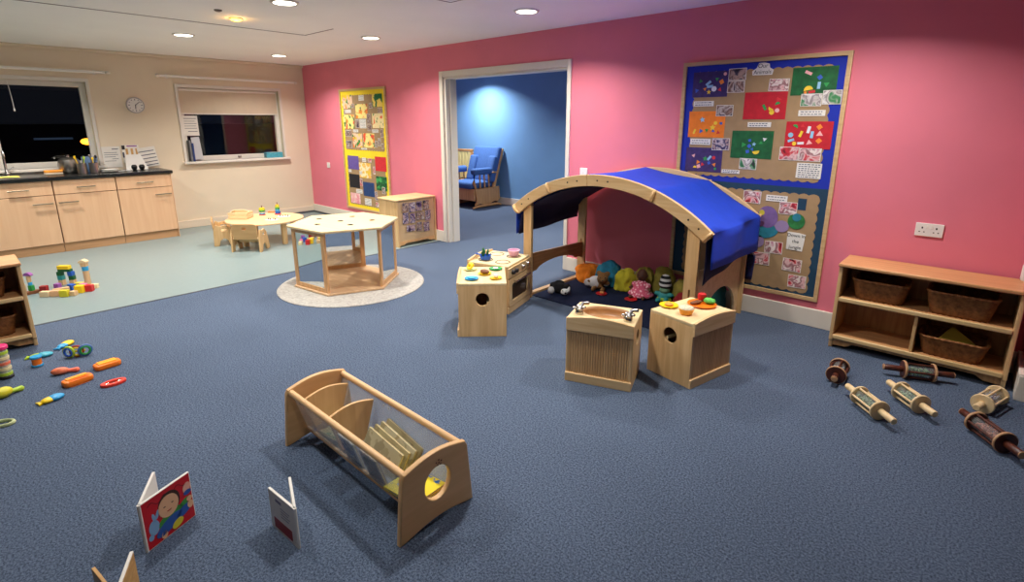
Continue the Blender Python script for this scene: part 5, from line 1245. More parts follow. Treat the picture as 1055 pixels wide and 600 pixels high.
for x in (6.405, 6.635):
    o = [(-0.062, 0.06), (0.062, 0.06), (0.118, 0.245)] + [(0.118 - 0.236 * i / 10, 0.245 + 0.025 * math.sin(PI * i / 10)) for i in range(1, 10)] + [(-0.118, 0.245)]
    plate('divider', [[(cyk + y, z) for y, z in o]], 0.014, wood('div_wood', (214, 168, 112), (228, 186, 130), 2), RK, YZ(x), 0.003)
for s_ in (0.72, 0.80):
    MB().ell((6.33 + 0.52 * s_, cyk + 0.128, 0.235), (0.008, 0.003, 0.008), 10, 6).build('screw_cap', white, RK)
b = MB()
for k, (y, z) in enumerate([(-0.012, 0.262), (0.0, 0.270), (0.012, 0.262), (0.0, 0.258), (-0.006, 0.25), (0.008, 0.25)]): b.ell((7.2478, cyk + 0.01 + y, z), (0.001, 0.004, 0.004), 10, 6)
b.build('maker_mark', brown, e)
# books lying inside the rack
def flat_book(label, loc, size, rot, mc, pages=cream_p, group='books in the rack'):
    t = thing('picture_book', label, 'book', loc, 0, group); t.rotation_euler = tuple(R(a) for a in rot)
    w, d, h = size
    MB().box(-w / 2 + 0.002, w / 2 - 0.003, -d / 2 + 0.003, d / 2 - 0.003, 0.002, h - 0.002).build('pages', pages, t)
    b = MB(); b.box(-w / 2, w / 2, -d / 2, d / 2, 0, 0.002); b.box(-w / 2, w / 2, -d / 2, d / 2, h - 0.002, h); b.box(-w / 2, -w / 2 + 0.002, -d / 2, d / 2, 0.002, h - 0.002); b.build('cover', mc, t, bevel=0.0008)
    return t
cov = lambda n, a, bs: MATS.get(n) or paint_mat(n, a, bs, 22, 0.55)
zs = 0.056
tanb = [(200, 190, 150), (188, 176, 132), (206, 198, 166), (176, 166, 130)]
for k, (nm_, yy) in enumerate((('frontmost', -0.022), ('second', -0.004), ('third', 0.014), ('rearmost', 0.032))):
    t = thing('picture_book', '%s of the tan books leaning against the rear clear side of the rack' % nm_, 'book', (6.72 + 0.012 * k, cyk + yy, zs + 0.012), 0, 'books in the rack'); t.rotation_euler = (R(-24), R(7 + k), 0)
    hh = 0.125 + 0.012 * k
    MB().box(0.003, 0.247, 0.003, 0.010, 0.002, hh - 0.002).build('pages', cream_p, t)
    bb = MB(); bb.box(0, 0.25, 0, 0.003, 0, hh); bb.box(0, 0.25, 0.010, 0.013, 0, hh); bb.box(0, 0.003, 0.003, 0.010, 0, hh)
    bb.build('cover', cov('cv%d' % (k + 20), tanb[k], [(178, 164, 124), (164, 152, 116)]), t)
flat_book('yellow book with a blue picture lying at the round hole end of the rack', (7.10, cyk, zs + 0.018), (0.20, 0.16, 0.014), (0, -6, 3), cov('cv4', (244, 220, 40), [(40, 110, 190), (250, 230, 70)]))
flat_book('green and yellow book beneath the yellow book in the rack', (7.09, cyk, zs + 0.001), (0.20, 0.12, 0.014), (0, -4, 0), cov('cv5', (190, 206, 70), [(244, 220, 40), (70, 140, 80)]))
flat_book('small patterned book lying in the narrow left compartment of the rack', (6.52, cyk, zs + 0.02), (0.16, 0.13, 0.016), (0, -10, 0), cov('cv6', (180, 170, 120), [(90, 120, 60), (220, 210, 170)]))
for k, (x, lb, n, a, bs) in enumerate([(6.76, 'white covered book standing behind the clear front of the rack', 'cv7', (226, 224, 220), [(70, 110, 170), (60, 60, 70)]), (6.93, 'dark covered book standing behind the clear front of the rack', 'cv8', (96, 66, 56), [(140, 90, 70), (60, 50, 50)])]):
    t = thing('picture_book', lb, 'book', (x, cyk - 0.066, zs + 0.004), 0, 'books in the rack'); t.rotation_euler = (R(17), 0, 0)
    MB().box(-0.06, 0.06, 0.003, 0.009, 0.002, 0.14).build('pages', cream_p, t); bb = MB(); bb.box(-0.062, 0.062, 0, 0.003, 0, 0.142); bb.box(-0.062, 0.062, 0.009, 0.012, 0, 0.142); bb.build('cover', cov(n, a, bs), t)

# ------------------------------------------------------------------ open board books standing on the carpet
def board_book(label, spine, p_front, p_back, h, m_front, m_back, th=0.010):
    """two thick covers hinged at the spine, standing on their lower edges; front cover's outside faces outward"""
    t = thing('board_book', label, 'book', (spine[0], spine[1], 0))
    res = []
    for (p, m, nm) in ((p_front, m_front, 'front_cover'), (p_back, m_back, 'back_cover')):
        d = Vector((p[0] - spine[0], p[1] - spine[1])); L_ = d.length; a = math.atan2(d.y, d.x)
        M = Matrix.Rotation(a, 4, 'Z')
        o = MB().box(0, L_, -th / 2, th / 2, 0, h, M).build(nm, m, t, bevel=0.0015)
        res.append((o, M, L_))
    MB().cyl((0, 0, 0), (0, 0, h), th * 0.62, n=14).build('spine', m_front, t)
    return t, res
white_card = mat('white_card', (228, 224, 216), 0.5)
t, res = board_book('red board book with a smiling baby on its cover standing open on the carpet', (6.585, -4.046), (6.506, -3.866), (6.41, -3.957), 0.198, white_card, white_card)
o, M, W_ = res[0]
MB().box(0.003, W_ - 0.003, -0.0053, -0.0049, 0.003, 0.195, M).build('red_print', mat('redcover', (196, 22, 34), 0.35), o)
# picture on the outer face (the +... side towards the camera is local -y)
def relief(pts, m, name, lvl): MB().prism(pts, 0, 0.0006, M @ Matrix.Translation((0, -0.0052 - 0.0006 * lvl, 0)) @ XZ()).build(name, m, o)
Hh = 0.198
def E(cx, cz, rx, rz, a=0, n=24): 
    return [(W_ * cx + rx * math.cos(2 * PI * i / n) * math.cos(R(a)) - rz * math.sin(2 * PI * i / n) * math.sin(R(a)), Hh * cz + rx * math.cos(2 * PI * i / n) * math.sin(R(a)) + rz * math.sin(2 * PI * i / n) * math.cos(R(a))) for i in range(n)]
relief(E(0.52, 0.66, 0.044, 0.048), mat('bkhair', (58, 36, 26), 0.6), 'hair_picture', 0)
relief(E(0.50, 0.62, 0.040, 0.044), mat('bkskin', (226, 178, 138), 0.6), 'face_picture', 1)
relief(E(0.42, 0.64, 0.005, 0.0018), black, 'eye_picture', 2); relief(E(0.58, 0.64, 0.005, 0.0018), black, 'eye_picture', 2)
relief([(W_ * 0.5 + 0.010 * math.cos(R(a)), Hh * 0.53 + 0.004 * math.sin(R(a))) for a in range(180, 361, 20)] , dred, 'mouth_picture', 2)
relief(E(0.52, 0.36, 0.052, 0.026, 10), mat('bkgreen', (60, 140, 60), 0.6), 'top_picture', 0)
relief(E(0.80, 0.44, 0.026, 0.013, 30), MATS['bkgreen'], 'arm_picture', 0); relief(E(0.92, 0.47, 0.012, 0.010), MATS['bkskin'], 'hand_picture', 1)
relief(E(0.46, 0.24, 0.056, 0.024, 20), mat('bkblue', (44, 84, 160), 0.6), 'trousers_picture', 1); relief(E(0.78, 0.30, 0.034, 0.018, 20), MATS['bkblue'], 'trousers_picture', 1)
relief(E(0.34, 0.10, 0.012, 0.016), MATS['bkskin'], 'foot_picture', 1); relief(E(0.92, 0.34, 0.012, 0.016), MATS['bkskin'], 'foot_picture', 2)
relief(E(0.18, 0.38, 0.020, 0.030), mat('bkbunny', (130, 170, 210), 0.6), 'bunny_picture', 0); relief(E(0.20, 0.58, 0.006, 0.018, 10), MATS['bkbunny'], 'bunny_picture', 0); relief(E(0.27, 0.60, 0.006, 0.018, -20), MATS['bkbunny'], 'bunny_picture', 0); relief(E(0.10, 0.22, 0.010, 0.012), MATS['bkbunny'], 'bunny_picture', 0)
relief(E(0.62, 0.14, 0.024, 0.016, 20), mat('bkyellow', (214, 200, 50), 0.6), 'toy_picture', 2)
relief(E(0.90, 0.72, 0.016, 0.022, -15), mat('bkpig', (232, 170, 150), 0.6), 'toy_picture', 0); relief(E(0.90, 0.62, 0.016, 0.010), MATS['bkblue'], 'toy_picture', 1)
relief([(W_ * (0.12 + 0.76 * i / 20), Hh * (0.86 + 0.05 * math.sin(i * 0.9)) ) for i in range(21)] + [(W_ * (0.12 + 0.76 * i / 20), Hh * (0.845 + 0.05 * math.sin(i * 0.9))) for i in range(20, -1, -1)], mat('bkline', (110, 10, 20), 0.6), 'title_flourish', 0)
o2, M2, W2_ = res[1]
MB().prism(circ(W2_ * 0.5, Hh * 0.55, 0.045, 24, 0.05), 0, 0.0006, M2 @ Matrix.Translation((0, 0.0056, 0)) @ XZ()).build('cover_print', red, o2)
MB().prism(circ(W2_ * 0.5, Hh * 0.55, 0.04, 24, 0.045), 0, 0.0006, M2 @ Matrix.Translation((0, -0.0051, 0)) @ XZ()).build('cover_print', red, o2)
MB().prism(circ(W2_ * 0.5, Hh * 0.55, 0.036, 24, 0.041), 0, 0.0006, M2 @ Matrix.Translation((0, -0.0057, 0)) @ XZ()).build('cover_print', MATS['bkskin'], o2)
t, res = board_book('white board book with a red panel standing open left of the book rack', (6.972, -3.664), (6.79, -3.678), (6.79, -3.598), 0.17, white_card, white_card)
o, M, W_ = res[0]; Hh = 0.17
# this cover's outer face towards the camera is local +y because the cover runs in -X
def relief2(pts, m, name): MB().prism(pts, 0, 0.0006, M @ Matrix.Translation((0, 0.0056, 0)) @ XZ()).build(name, m, o)
relief2(rect(W_ * 0.16, W_ * 0.86, Hh * 0.08, Hh * 0.34), dred, 'red_panel')
relief2(rect(W_ * 0.5, W_ * 0.72, Hh * 0.80, Hh * 0.87), mat('greyprint', (120, 120, 140), 0.6), 'printed_box')
for k in range(4): relief2(rect(W_ * (0.2 + 0.05 * (k % 2)), W_ * 0.55, Hh * (0.7 - 0.07 * k), Hh * (0.715 - 0.07 * k)), MATS['greyprint'], 'printed_line')
t, res = board_book('tan board book standing open at the bottom edge of the photograph', (6.925, -4.185), (6.753, -4.208), (6.765, -4.110), 0.165, wood('tanprint', (190, 140, 70), (214, 168, 96), 0, scale=2), white_card)
o, M, W_ = res[1]
MB().box(0.004, W_ - 0.004, -0.0058, -0.005, 0.004, 0.16, M).build('cover_print', MATS['tanprint'], o); MB().box(0.004, W_ - 0.004, 0.005, 0.0058, 0.004, 0.16, M).build('cover_print', MATS['tanprint'], o)

# ------------------------------------------------------------------ rain makers
light_w = wood('light_w', (222, 190, 140), (238, 212, 166), 2); dark_w = wood('dark_w', (58, 26, 18), (96, 46, 30), 2)
disc_tan = wood('disc_tan', (176, 130, 92), (200, 158, 118), 0)
def rainmaker(label, a, b_, mw, mdisc, beads, tube_l=0.14, dr=0.053, hl=None):
    a, b_ = Vector((a[0], a[1], 0)), Vector((b_[0], b_[1], 0)); d = b_ - a; L_ = d.length
    t = thing('rainmaker', label, 'rainmaker toy', (a.x, a.y, dr), math.degrees(math.atan2(d.y, d.x)), 'wooden rainmakers in front of the low shelf')
    Mx = Matrix.Rotation(PI / 2, 4, 'Y')      # local z -> x
    h0 = (L_ - tube_l) / 2
    for x0, x1 in ((0, h0), (L_ - h0, L_)):
        MB().lathe([(0.015, x0), (0.0175, x0 + 0.004), (0.0175, x1 - 0.004), (0.015, x1)], 18, Mx).build('handle', mw, t)
    if mdisc is not mw:
        for x in (-0.001, L_ - 0.004): MB().lathe([(0.0165, x), (0.0182, x + 0.001), (0.0182, x + 0.004), (0.0165, x + 0.005)], 18, Mx).build('end_ring', mdisc, t)
    for x in (h0, L_ - h0 - 0.012):
        MB().lathe([(dr - 0.003, x), (dr, x + 0.003), (dr, x + 0.010), (dr - 0.003, x + 0.013)], 30, Mx).build('disc', mw, t)
        if mdisc is not mw: MB().lathe([(dr - 0.002, x - 0.0005), (dr + 0.0015, x + 0.002), (dr + 0.0015, x + 0.011), (dr - 0.002, x + 0.0135)], 30, Mx, caps=False).build('disc_edge', mdisc, t)
    MB().lathe([(0.034, h0 + 0.012), (0.034, L_ - h0 - 0.012)], 24, Mx, caps=False).build('clear_tube', tube_clear, t)
    for k in range(5):
        an = 2 * PI * k / 5 + 0.5; y, z = 0.043 * math.cos(an), 0.043 * math.sin(an)
        MB().cyl((h0 + 0.01, y, z), (L_ - h0 - 0.01, y, z), 0.006, n=10).build('rod', mw, t)
    bd = MB()
    for k in range(130):
        x = random.uniform(h0 + 0.02, L_ - h0 - 0.02); yy = random.uniform(-0.024, 0.024); bd.ell((x, yy, -0.020 + 0.030 * random.random()), 0.007, 8, 5)
    o = bd.build('beads', beads, t); o['kind'] = 'stuff'
    return t
gb = mat('gbeads', (150, 176, 140), 0.5, var=0.6, vscale=120); rbd = mat('rbeads', (190, 110, 80), 0.5, var=0.5, vscale=120); wb = mat('wbeads', (206, 202, 210), 0.5, var=0.3, vscale=120)
rainmaker('dark rainmaker pointing at the camera nearest the display board', (8.125, -0.975), (8.108, -0.70), dark_w, disc_tan, wb, 0.15, 0.053)
rainmaker('pale rainmaker lying nearest the middle of the room', (8.20, -1.015), (8.455, -1.285), light_w, light_w, gb, 0.17, 0.053)
rainmaker('pale rainmaker lying between the other pale one and the dark shelf one', (8.365, -0.80), (8.60, -1.06), light_w, light_w, gb, 0.16, 0.053)
rainmaker('dark rainmaker lying along the front of the low shelf', (8.31, -0.585), (8.64, -0.445), dark_w, disc_tan, mat('mixbeads', (120, 150, 110), 0.5, var=0.7, vscale=60), 0.16, 0.053)
rainmaker('pale short rainmaker beside the right foot of the low shelf', (8.752, -0.83), (8.855, -0.50), light_w, light_w, wb, 0.20, 0.053)
rainmaker('dark rainmaker lying at the right edge nearest the camera', (8.70, -0.925), (8.925, -1.225), dark_w, disc_tan, rbd, 0.19, 0.053)

# ------------------------------------------------------------------ instruments on the carpet
def ang2(a, b_): return math.degrees(math.atan2(b_[1] - a[1], b_[0] - a[0]))
rs = thing('rain_shaker', 'upright clear shaker tube with a pink cap by the shelf at the left edge', 'shaker', (4.385, -4.255, 0))
MB().lathe([(0.034, 0), (0.036, 0.004), (0.036, 0.016), (0.032, 0.02)], 24).build('base_cap', dark, rs)
MB().lathe([(0.031, 0.018), (0.031, 0.19)], 24, caps=False).build('clear_tube', clear_mat('shaker_clear', (236, 240, 226), 0.6, 0.05), rs)
for k, m in enumerate((lime, cream_p, mat('corals', (240, 120, 90), 0.4), cream_p, lime)):
    MB().lathe([(0.03, 0.020 + 0.034 * k), (0.0325, 0.022 + 0.034 * k), (0.0325, 0.038 + 0.034 * k), (0.03, 0.040 + 0.034 * k)], 20).build('coloured_disc', m, rs)
MB().lathe([(0.032, 0.186), (0.037, 0.19), (0.037, 0.205), (0.03, 0.212)], 24).build('top_cap', hotpink, rs)
def fish(label, a, b_, m1, m2):
    L_ = math.dist(a, b_)
    t = thing('fish_clacker', label, 'toy instrument', ((a[0] + b_[0]) / 2, (a[1] + b_[1]) / 2, 0), ang2(a, b_), 'fish shaped clackers on the carpet')
    MB().ell((L_ * 0.18, 0, 0.013), (L_ * 0.32, 0.033, 0.016)).build('head', m1, t)
    MB().ell((-L_ * 0.08, 0, 0.012), (L_ * 0.30, 0.028, 0.014)).build('body', m2, t)
    MB().prism([(-L_ * 0.30, -0.006), (-L_ * 0.5, -0.022), (-L_ * 0.46, 0), (-L_ * 0.5, 0.022), (-L_ * 0.30, 0.006)], 0.004, 0.014).build('tail', m2, t)
    MB().ell((L_ * 0.32, 0.012, 0.022), 0.004, 10, 6).build('eye', black, t)
    return t
fish('yellow and blue fish clacker lying nearest the camera', (4.96, -4.175), (4.925, -4.055), sky, yellow)
fish('blue and yellow fish clacker lying furthest from the camera', (4.105, -3.985), (4.005, -3.885), yellow, sky)
fish('blue fish clacker with a striped back behind the small drum', (4.13, -4.145), (4.175, -4.01), mat('tqf', (60, 170, 190), 0.4), lime)
dm = thing('small_drum', 'small orange mesh drum with blue ends standing behind the maracas', 'toy instrument', (4.315, -4.105, 0))
for z in (0.0, 0.055): MB().lathe([(0.028, z), (0.031, z + 0.004), (0.031, z + 0.01), (0.028, z + 0.014)], 22).build('end_cap', sky, dm)
MB().lathe([(0.025, 0.013), (0.025, 0.057)], 22).build('drum_body', orange, dm)
def maraca(label, a, b_, m_head, m_neck, hr=0.028):
    L_ = math.dist(a, b_); t = thing('maraca', label, 'toy instrument', (a[0], a[1], 0), ang2(a, b_), 'maracas on the carpet')
    Mx = Matrix.Translation((0, 0, hr)) @ Matrix.Rotation(R(90 + math.degrees(math.asin((hr - 0.012) / L_))), 4, 'Y')
    MB().ell((L_ * 0.30, 0, hr), (L_ * 0.33, hr * 1.15, hr)).build('head', m_head, t)
    MB().lathe([(0.013, L_ * 0.5), (0.012, L_ * 0.68), (0.015, L_ * 0.85), (0.016, L_ * 0.93), (0.008, L_ * 1.0)], 16, Mx).build('handle', m_neck, t)
    return t
maraca('yellow green maraca at the left edge of the photograph', (4.71, -4.33), (4.655, -4.20), mat('yg', (216, 206, 40), 0.4), lime, 0.03)
maraca('peach and green maraca lying in the middle of the instruments', (4.555, -4.065), (4.60, -3.935), mat('pg', (240, 124, 84), 0.4, var=0.25, vscale=30), mat('coral', (240, 110, 80), 0.4), 0.022)
def castanet(label, a, b_, m, m2, slot):
    L_ = math.dist(a, b_); t = thing('hand_jingle', label, 'toy instrument', ((a[0] + b_[0]) / 2, (a[1] + b_[1]) / 2, 0), ang2(a, b_), 'orange jingle toys on the carpet')
    w = 0.040
    o = rect(-L_ / 2, L_ / 2, -w, w, 0.026, 5)
    outs = [o]
    if slot: outs.append(rect(-L_ * 0.3, L_ * 0.3, -w * 0.7, -w * 0.25, 0.006, 3)[::-1])
    plate('body', outs, 0.034, m, t, Matrix.Translation((0, 0, 0.017)), 0.010)
    plate('perforated_top', [rect(-L_ * 0.36, L_ * 0.36, -w * 0.05 if slot else -w * 0.55, w * 0.72, 0.008, 4)], 0.008, m2, t, Matrix.Translation((0, 0, 0.036)), 0.003)
    b = MB()
    for i in range(6): b.cyl((-L_ * 0.28 + L_ * 0.112 * i, w * 0.3, 0.040), (-L_ * 0.28 + L_ * 0.112 * i, w * 0.3, 0.0406), 0.003, n=8)
    b.build('dots', orange, t)
    return t
castanet('orange hand jingle with an open slot nearer the camera', (4.80, -4.045), (4.77, -3.90), orange, mat('amber2', (250, 168, 20), 0.4), True)
castanet('solid orange hand jingle further right on the carpet', (4.665, -3.875), (4.65, -3.735), orange, MATS['amber2'], False)
t = thing('jingle_ring', 'small red oval jingle ring on the right of the instruments', 'toy instrument', (4.96, -3.832, 0), 92)
plate('ring', [circ(0, 0, 0.064, 30, 0.040), circ(0, 0, 0.044, 26, 0.020)[::-1]], 0.018, mat('redor', (232, 60, 40), 0.4), t, Matrix.Translation((0, 0, 0.008)), 0.004)
for x in (-0.03, 0.0, 0.03): MB().lathe([(0.010, 0.009), (0.011, 0.011), (0.004, 0.014)], 14, cx=x, cy=0.004 * (1 if x else -3)).build('jingle', chrome, t)
MB().box(-0.045, 0.045, -0.004, 0.004, 0.004, 0.009).build('bar', MATS['redor'], t)
t = thing('ring_rattle', 'rattle of three multicoloured rings standing among the instruments', 'toy instrument', (4.335, -3.905, 0), 65)
for k, (x, m) in enumerate(((-0.042, lime), (0.0, dred), (0.045, mat('cyb', (70, 110, 170), 0.4)))):
    MB().torus((0, 0, 0), 0.033, 0.009, 26, 8, M=T(x, 0, 0.042, 25 * (k - 1), 90)).build('ring', m, t)
    MB().torus((0, 0, 0.006), 0.026, 0.007, 22, 8, M=T(x, 0, 0.042, 25 * (k - 1), 90)).build('inner_ring', [blue, yellow, green][k], t)
MB().cyl((-0.04, 0, 0.042), (0.045, 0, 0.042), 0.007, n=10).build('axle', yellow, t)
t = thing('hand_bell_ring', 'pale green oval ring cut by the left edge of the photograph', 'toy instrument', (5.07, -4.325, 0), 60)
MB().torus((0, 0, 0.009), 0.05, 0.009, 30, 8, sy=0.62).build('ring', mat('palesage', (196, 206, 150), 0.45), t)
MB().ell((-0.052, 0, 0.012), (0.014, 0.014, 0.012)).build('bell', teal, t)

# ------------------------------------------------------------------ wooden blocks on the vinyl
nat = wood('nat', (206, 164, 116), (226, 190, 144), 2); natl = wood('natl', (226, 196, 150), (240, 214, 172), 0)
def block(label, x, y, z, sx, sy, sz, m, rz=0, shape='box'):
    if 'pile' in label: sx, sy, sz = sx * 1.08, sy * 1.08, sz * 1.35
    b = MB()
    if shape == 'box': b.box(-sx / 2, sx / 2, -sy / 2, sy / 2, 0, sz)
    elif shape == 'cyl': b.lathe([(sx / 2 - 0.002, 0), (sx / 2, 0.002), (sx / 2, sz - 0.002), (sx / 2 - 0.002, sz)], 22)
    elif shape == 'half': b.prism(arcp(0, 0, sx / 2, 0, 180, 14, sz), -sy / 2, sy / 2, XZ())
    elif shape == 'roof': b.prism([(-sx / 2, 0), (sx / 2, 0), (sx / 2, sz * 0.45), (0, sz), (-sx / 2, sz * 0.45)], -sy / 2, sy / 2, XZ())
    o = b.build('toy_block', m, bevel=0.0025); o.location = (x, y, z); o.rotation_euler = (0, 0, R(rz))
    return tag(o, label, 'toy block', 'wooden building blocks on the vinyl floor')
G = 44
block('plain wood base block of the left pillar of the toy block arch', 2.215, -3.698, 0, 0.042, 0.042, 0.05, nat, G)
block('teal block in the left pillar of the toy block arch', 2.213, -3.698, 0.05, 0.044, 0.044, 0.042, teal, G)
block('green block on top of the left pillar of the toy block arch', 2.211, -3.70, 0.092, 0.042, 0.042, 0.04, dgreen, G)
block('plain wood base block of the right pillar of the toy block arch', 2.288, -3.627, 0, 0.042, 0.042, 0.05, nat, G)
block('green block in the right pillar of the toy block arch', 2.286, -3.627, 0.05, 0.042, 0.042, 0.04, dgreen, G + 8)
block('blue block on top of the right pillar of the toy block arch', 2.280, -3.630, 0.09, 0.042, 0.042, 0.042, blue, G)
block('dark green lintel block of the toy block arch', 2.247, -3.664, 0.132, 0.112, 0.042, 0.024, dgreen, G)
block('bright yellow brick on top of the toy block arch', 2.244, -3.667, 0.156, 0.105, 0.044, 0.034, yellow, G)
block('plain wood column at the foot of the toy block tower', 2.39, -3.532, 0, 0.05, 0.05, 0.14, nat, G, 'cyl')
block('blue cylinder in the toy block tower', 2.39, -3.532, 0.14, 0.052, 0.052, 0.042, sky, G, 'cyl')
block('plain wood cube near the top of the toy block tower', 2.388, -3.534, 0.182, 0.048, 0.048, 0.036, nat, G + 10)
block('plain wood roof block topping the toy block tower', 2.386, -3.536, 0.218, 0.066, 0.056, 0.034, natl, G + 10, 'roof')
block('red block at the left end of the block pile', 2.385, -3.85, 0, 0.05, 0.04, 0.045, dred, G + 12)
block('long plain wood block at the front left of the block pile', 2.555, -3.86, 0, 0.075, 0.04, 0.036, natl, G)
block('pale peach block at the front of the block pile', 2.605, -3.795, 0, 0.055, 0.045, 0.04, mat('peachb', (228, 176, 130), 0.5), G + 14)
block('purple block behind the peach block in the pile', 2.352, -3.75, 0, 0.04, 0.04, 0.04, purple, G)
block('tan plank leaning in the middle of the block pile', 2.495, -3.745, 0, 0.11, 0.03, 0.03, nat, G + 40)
block('yellow green block at the front of the block pile', 2.678, -3.745, 0, 0.06, 0.04, 0.044, mat('ygb', (206, 196, 40), 0.5), G + 6)
block('plain wood cube beside the yellow green block', 2.70, -3.685, 0, 0.045, 0.045, 0.042, nat, G)
block('blue block in the middle of the block pile', 2.475, -3.665, 0, 0.055, 0.035, 0.04, blue, G - 20)
block('large yellow block right of the middle of the pile', 2.635, -3.63, 0, 0.065, 0.045, 0.05, yellow, G + 5)
block('flat yellow block behind the pile near the tower', 2.36, -3.59, 0, 0.07, 0.04, 0.022, mat('pyb', (232, 214, 90), 0.5), G)
block('red block at the right of the block pile', 2.645, -3.565, 0, 0.06, 0.045, 0.045, red, G + 10)
block('pink block behind the red block at the right of the pile', 2.505, -3.585, 0, 0.05, 0.035, 0.036, pinkp, G)
block('pale yellow block at the right end of the pile', 2.57, -3.515, 0, 0.06, 0.035, 0.03, cream_p, G + 12)
block('brown plank under the small block figure by the left shelf', 2.36, -3.935, 0, 0.12, 0.05, 0.028, brown, G + 60)
block('green block of the small block figure by the left shelf', 2.35, -3.93, 0.028, 0.034, 0.034, 0.05, green, G)
block('light blue cylinder of the small block figure by the left shelf', 2.348, -3.932, 0.078, 0.032, 0.032, 0.03, sky, G, 'cyl')
block('plain wood cylinder of the small block figure by the left shelf', 2.346, -3.934, 0.108, 0.034, 0.034, 0.06, nat, G, 'cyl')
block('purple half round cap on the small block figure by the left shelf', 2.346, -3.934, 0.168, 0.068, 0.034, 0.03, purple, G, 'half')
block('plain wood block standing beside the small block figure', 2.345, -3.985, 0.0, 0.032, 0.032, 0.10, natl, G)

# ------------------------------------------------------------------ blue room furniture
GC = thing('glider_chair', 'blue cushioned wooden glider chair in the blue room', 'armchair', (0, 0, 0))
gw = wood('glider_w', (188, 136, 86), (210, 162, 108), 2)
gx0, gx1, gy0, gy1 = 1.20, 1.86, 2.05, 2.70
def side(x):
    o = [(gy0 + 0.02, 0.06), (gy0 + 0.06, 0.12), (gy0 + 0.03, 0.34), (gy1 - 0.02, 0.36), (gy1 + 0.0, 0.14), (gy1 - 0.06, 0.08), (gy1 - 0.14, 0.10), (gy1 - 0.25, 0.06), (gy0 + 0.24, 0.05), (gy0 + 0.15, 0.08)]
    plate('side_panel', [o], 0.03, gw, GC, YZ(x), 0.005)
    MB().tube([(x, gy0 - 0.03, 0.012), (x, gy0 + 0.08, 0.035), (x, gy1 - 0.05, 0.035), (x, gy1 + 0.03, 0.012)], [0.018, 0.026, 0.026, 0.018], 10).build('runner', gw, GC)
    MB().box(x - 0.035, x + 0.035, gy0 - 0.02, gy1 - 0.10, 0.61, 0.635).build('arm_rest', gw, GC, bevel=0.008)
    MB().tube([(x, gy0 + 0.05, 0.35), (x, gy0 - 0.0, 0.46), (x, gy0 + 0.02, 0.61)], [0.018, 0.028, 0.02], 10).build('arm_post', gw, GC)
    for k in range(3): MB().cyl((x, gy0 + 0.16 + 0.11 * k, 0.35), (x, gy0 + 0.14 + 0.11 * k, 0.61), 0.014, n=10).build('spindle', gw, GC)
    MB().tube([(x, gy1 - 0.16, 0.34), (x, gy1 - 0.05, 0.66), (x, gy1 + 0.06, 0.98), (x, gy1 + 0.085, 1.03)], [0.034, 0.034, 0.036, 0.026], 10).build('back_post', gw, GC)
side(gx0); side(gx1)
MB().box(gx0, gx1, gy0 + 0.0, gy0 + 0.03, 0.14, 0.345).build('front_panel', gw, GC, bevel=0.004)
MB().box(gx0, gx1, gy0 + 0.03, gy1 - 0.05, 0.31, 0.345).build('seat_frame', gw, GC)
def cushion(x0, x1, y0, y1, z0, z1, name, M=None, bev=0.05):
    o = MB().box(x0, x1, y0, y1, z0, z1, M).build(name, denim, GC, ang=180)
    md = o.modifiers.new('bv', 'BEVEL'); md.width = bev; md.segments = 4
    return o
cushion(gx0 + 0.03, gx1 - 0.03, gy0 - 0.03, gy1 - 0.13, 0.345, 0.47, 'seat_cushion')
MBk = T(0, gy1 - 0.17, 0.43, 0, -17)
cushion(gx0 + 0.02, gx1 + 0.02, -0.05, 0.07, 0.0, 0.67, 'back_cushion', MBk)
for x0, x1 in ((gx0 + 0.02, gx0 + 0.19), (gx1 - 0.15, gx1 + 0.02)): cushion(x0, x1, -0.11, 0.0, 0.0, 0.48, 'side_wing', MBk, 0.04)
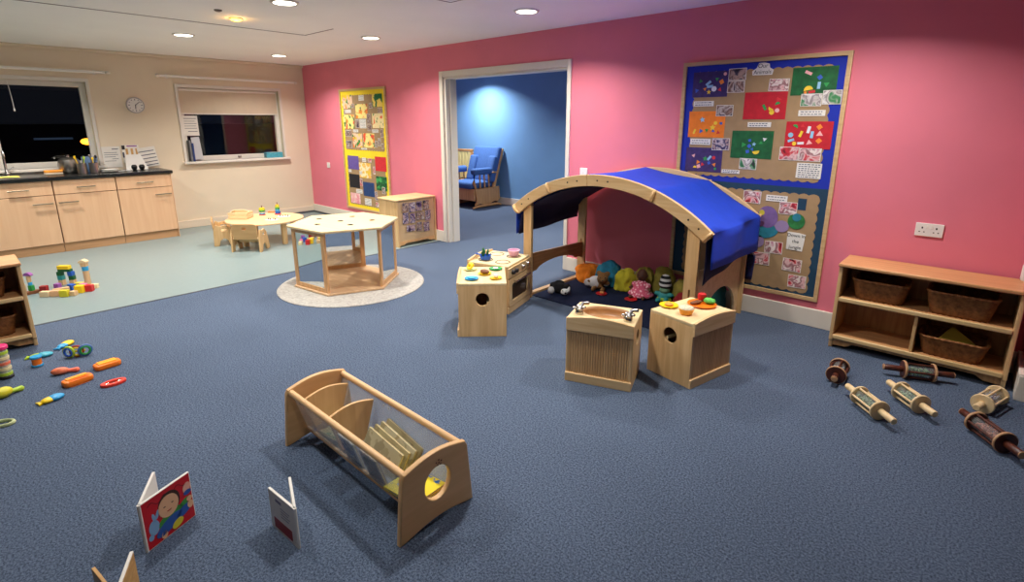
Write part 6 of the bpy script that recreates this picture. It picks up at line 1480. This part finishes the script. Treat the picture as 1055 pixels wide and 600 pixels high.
for x in (gx0, gx1): cushion(x - 0.07, x + 0.07, gy0 - 0.03, gy1 - 0.24, 0.60, 0.715, 'arm_pad', None, 0.04)
ST = thing('wooden_settle', 'wooden seat with cream slatted back left of the glider chair', 'seat', (0, 0, 0))
for x in (0.2, 1.10):
    MB().box(x - 0.02, x + 0.02, 2.70, 2.75, 0, 0.98).build('post', gw, ST, bevel=0.004); MB().box(x - 0.02, x + 0.02, 2.25, 2.30, 0, 0.42).build('leg', gw, ST, bevel=0.004)
MB().box(0.18, 1.12, 2.695, 2.755, 0.96, 1.0).build('top_rail', gw, ST, bevel=0.006); MB().box(0.22, 1.08, 2.25, 2.74, 0.38, 0.42).build('seat', gw, ST, bevel=0.004)
b = MB()
for i in range(9): b.box(0.245 + 0.095 * i, 0.315 + 0.095 * i, 2.70, 2.73, 0.44, 0.955)
b.build('slatted_back', mat('cream_slat', (226, 214, 150), 0.7), ST, bevel=0.004)
t = thing('low_bench', 'low pale wooden bench just inside the doorway seen through the den', 'bench', (5.50, 0.95, 0))
MB().box(-0.35, 0.35, -0.15, 0.15, 0.20, 0.225).build('seat', birch, t, bevel=0.004)
for x in (-0.32, 0.30): MB().box(x, x + 0.022, -0.14, 0.14, 0, 0.20).build('leg', birch_v, t, bevel=0.003)

# ------------------------------------------------------------------ world, camera, output look
w = bpy.data.worlds.new('night'); S.world = w; w.use_nodes = True
w.node_tree.nodes['Background'].inputs['Color'].default_value = (0.010, 0.011, 0.016, 1)
w.node_tree.nodes['Background'].inputs['Strength'].default_value = 0.35
cam = bpy.data.cameras.new('camera'); co = bpy.data.objects.new('camera', cam); COL.objects.link(co)
co.location = (8.6343, -4.3175, 1.5193); co.rotation_euler = (R(90 - 13.8682), 0, R(42.6187))
cam.sensor_width = 36.0; cam.lens = 540.2156 / 1055 * 36.0; cam.sensor_fit = 'HORIZONTAL'
cam.shift_y = -41.3071 / 1055; cam.clip_start = 0.05
S.camera = co
S.view_settings.view_transform = 'Standard'; S.view_settings.look = 'None'; S.view_settings.gamma = 1.0
S.view_settings.use_curve_mapping = False
S.view_settings.exposure = 0.18
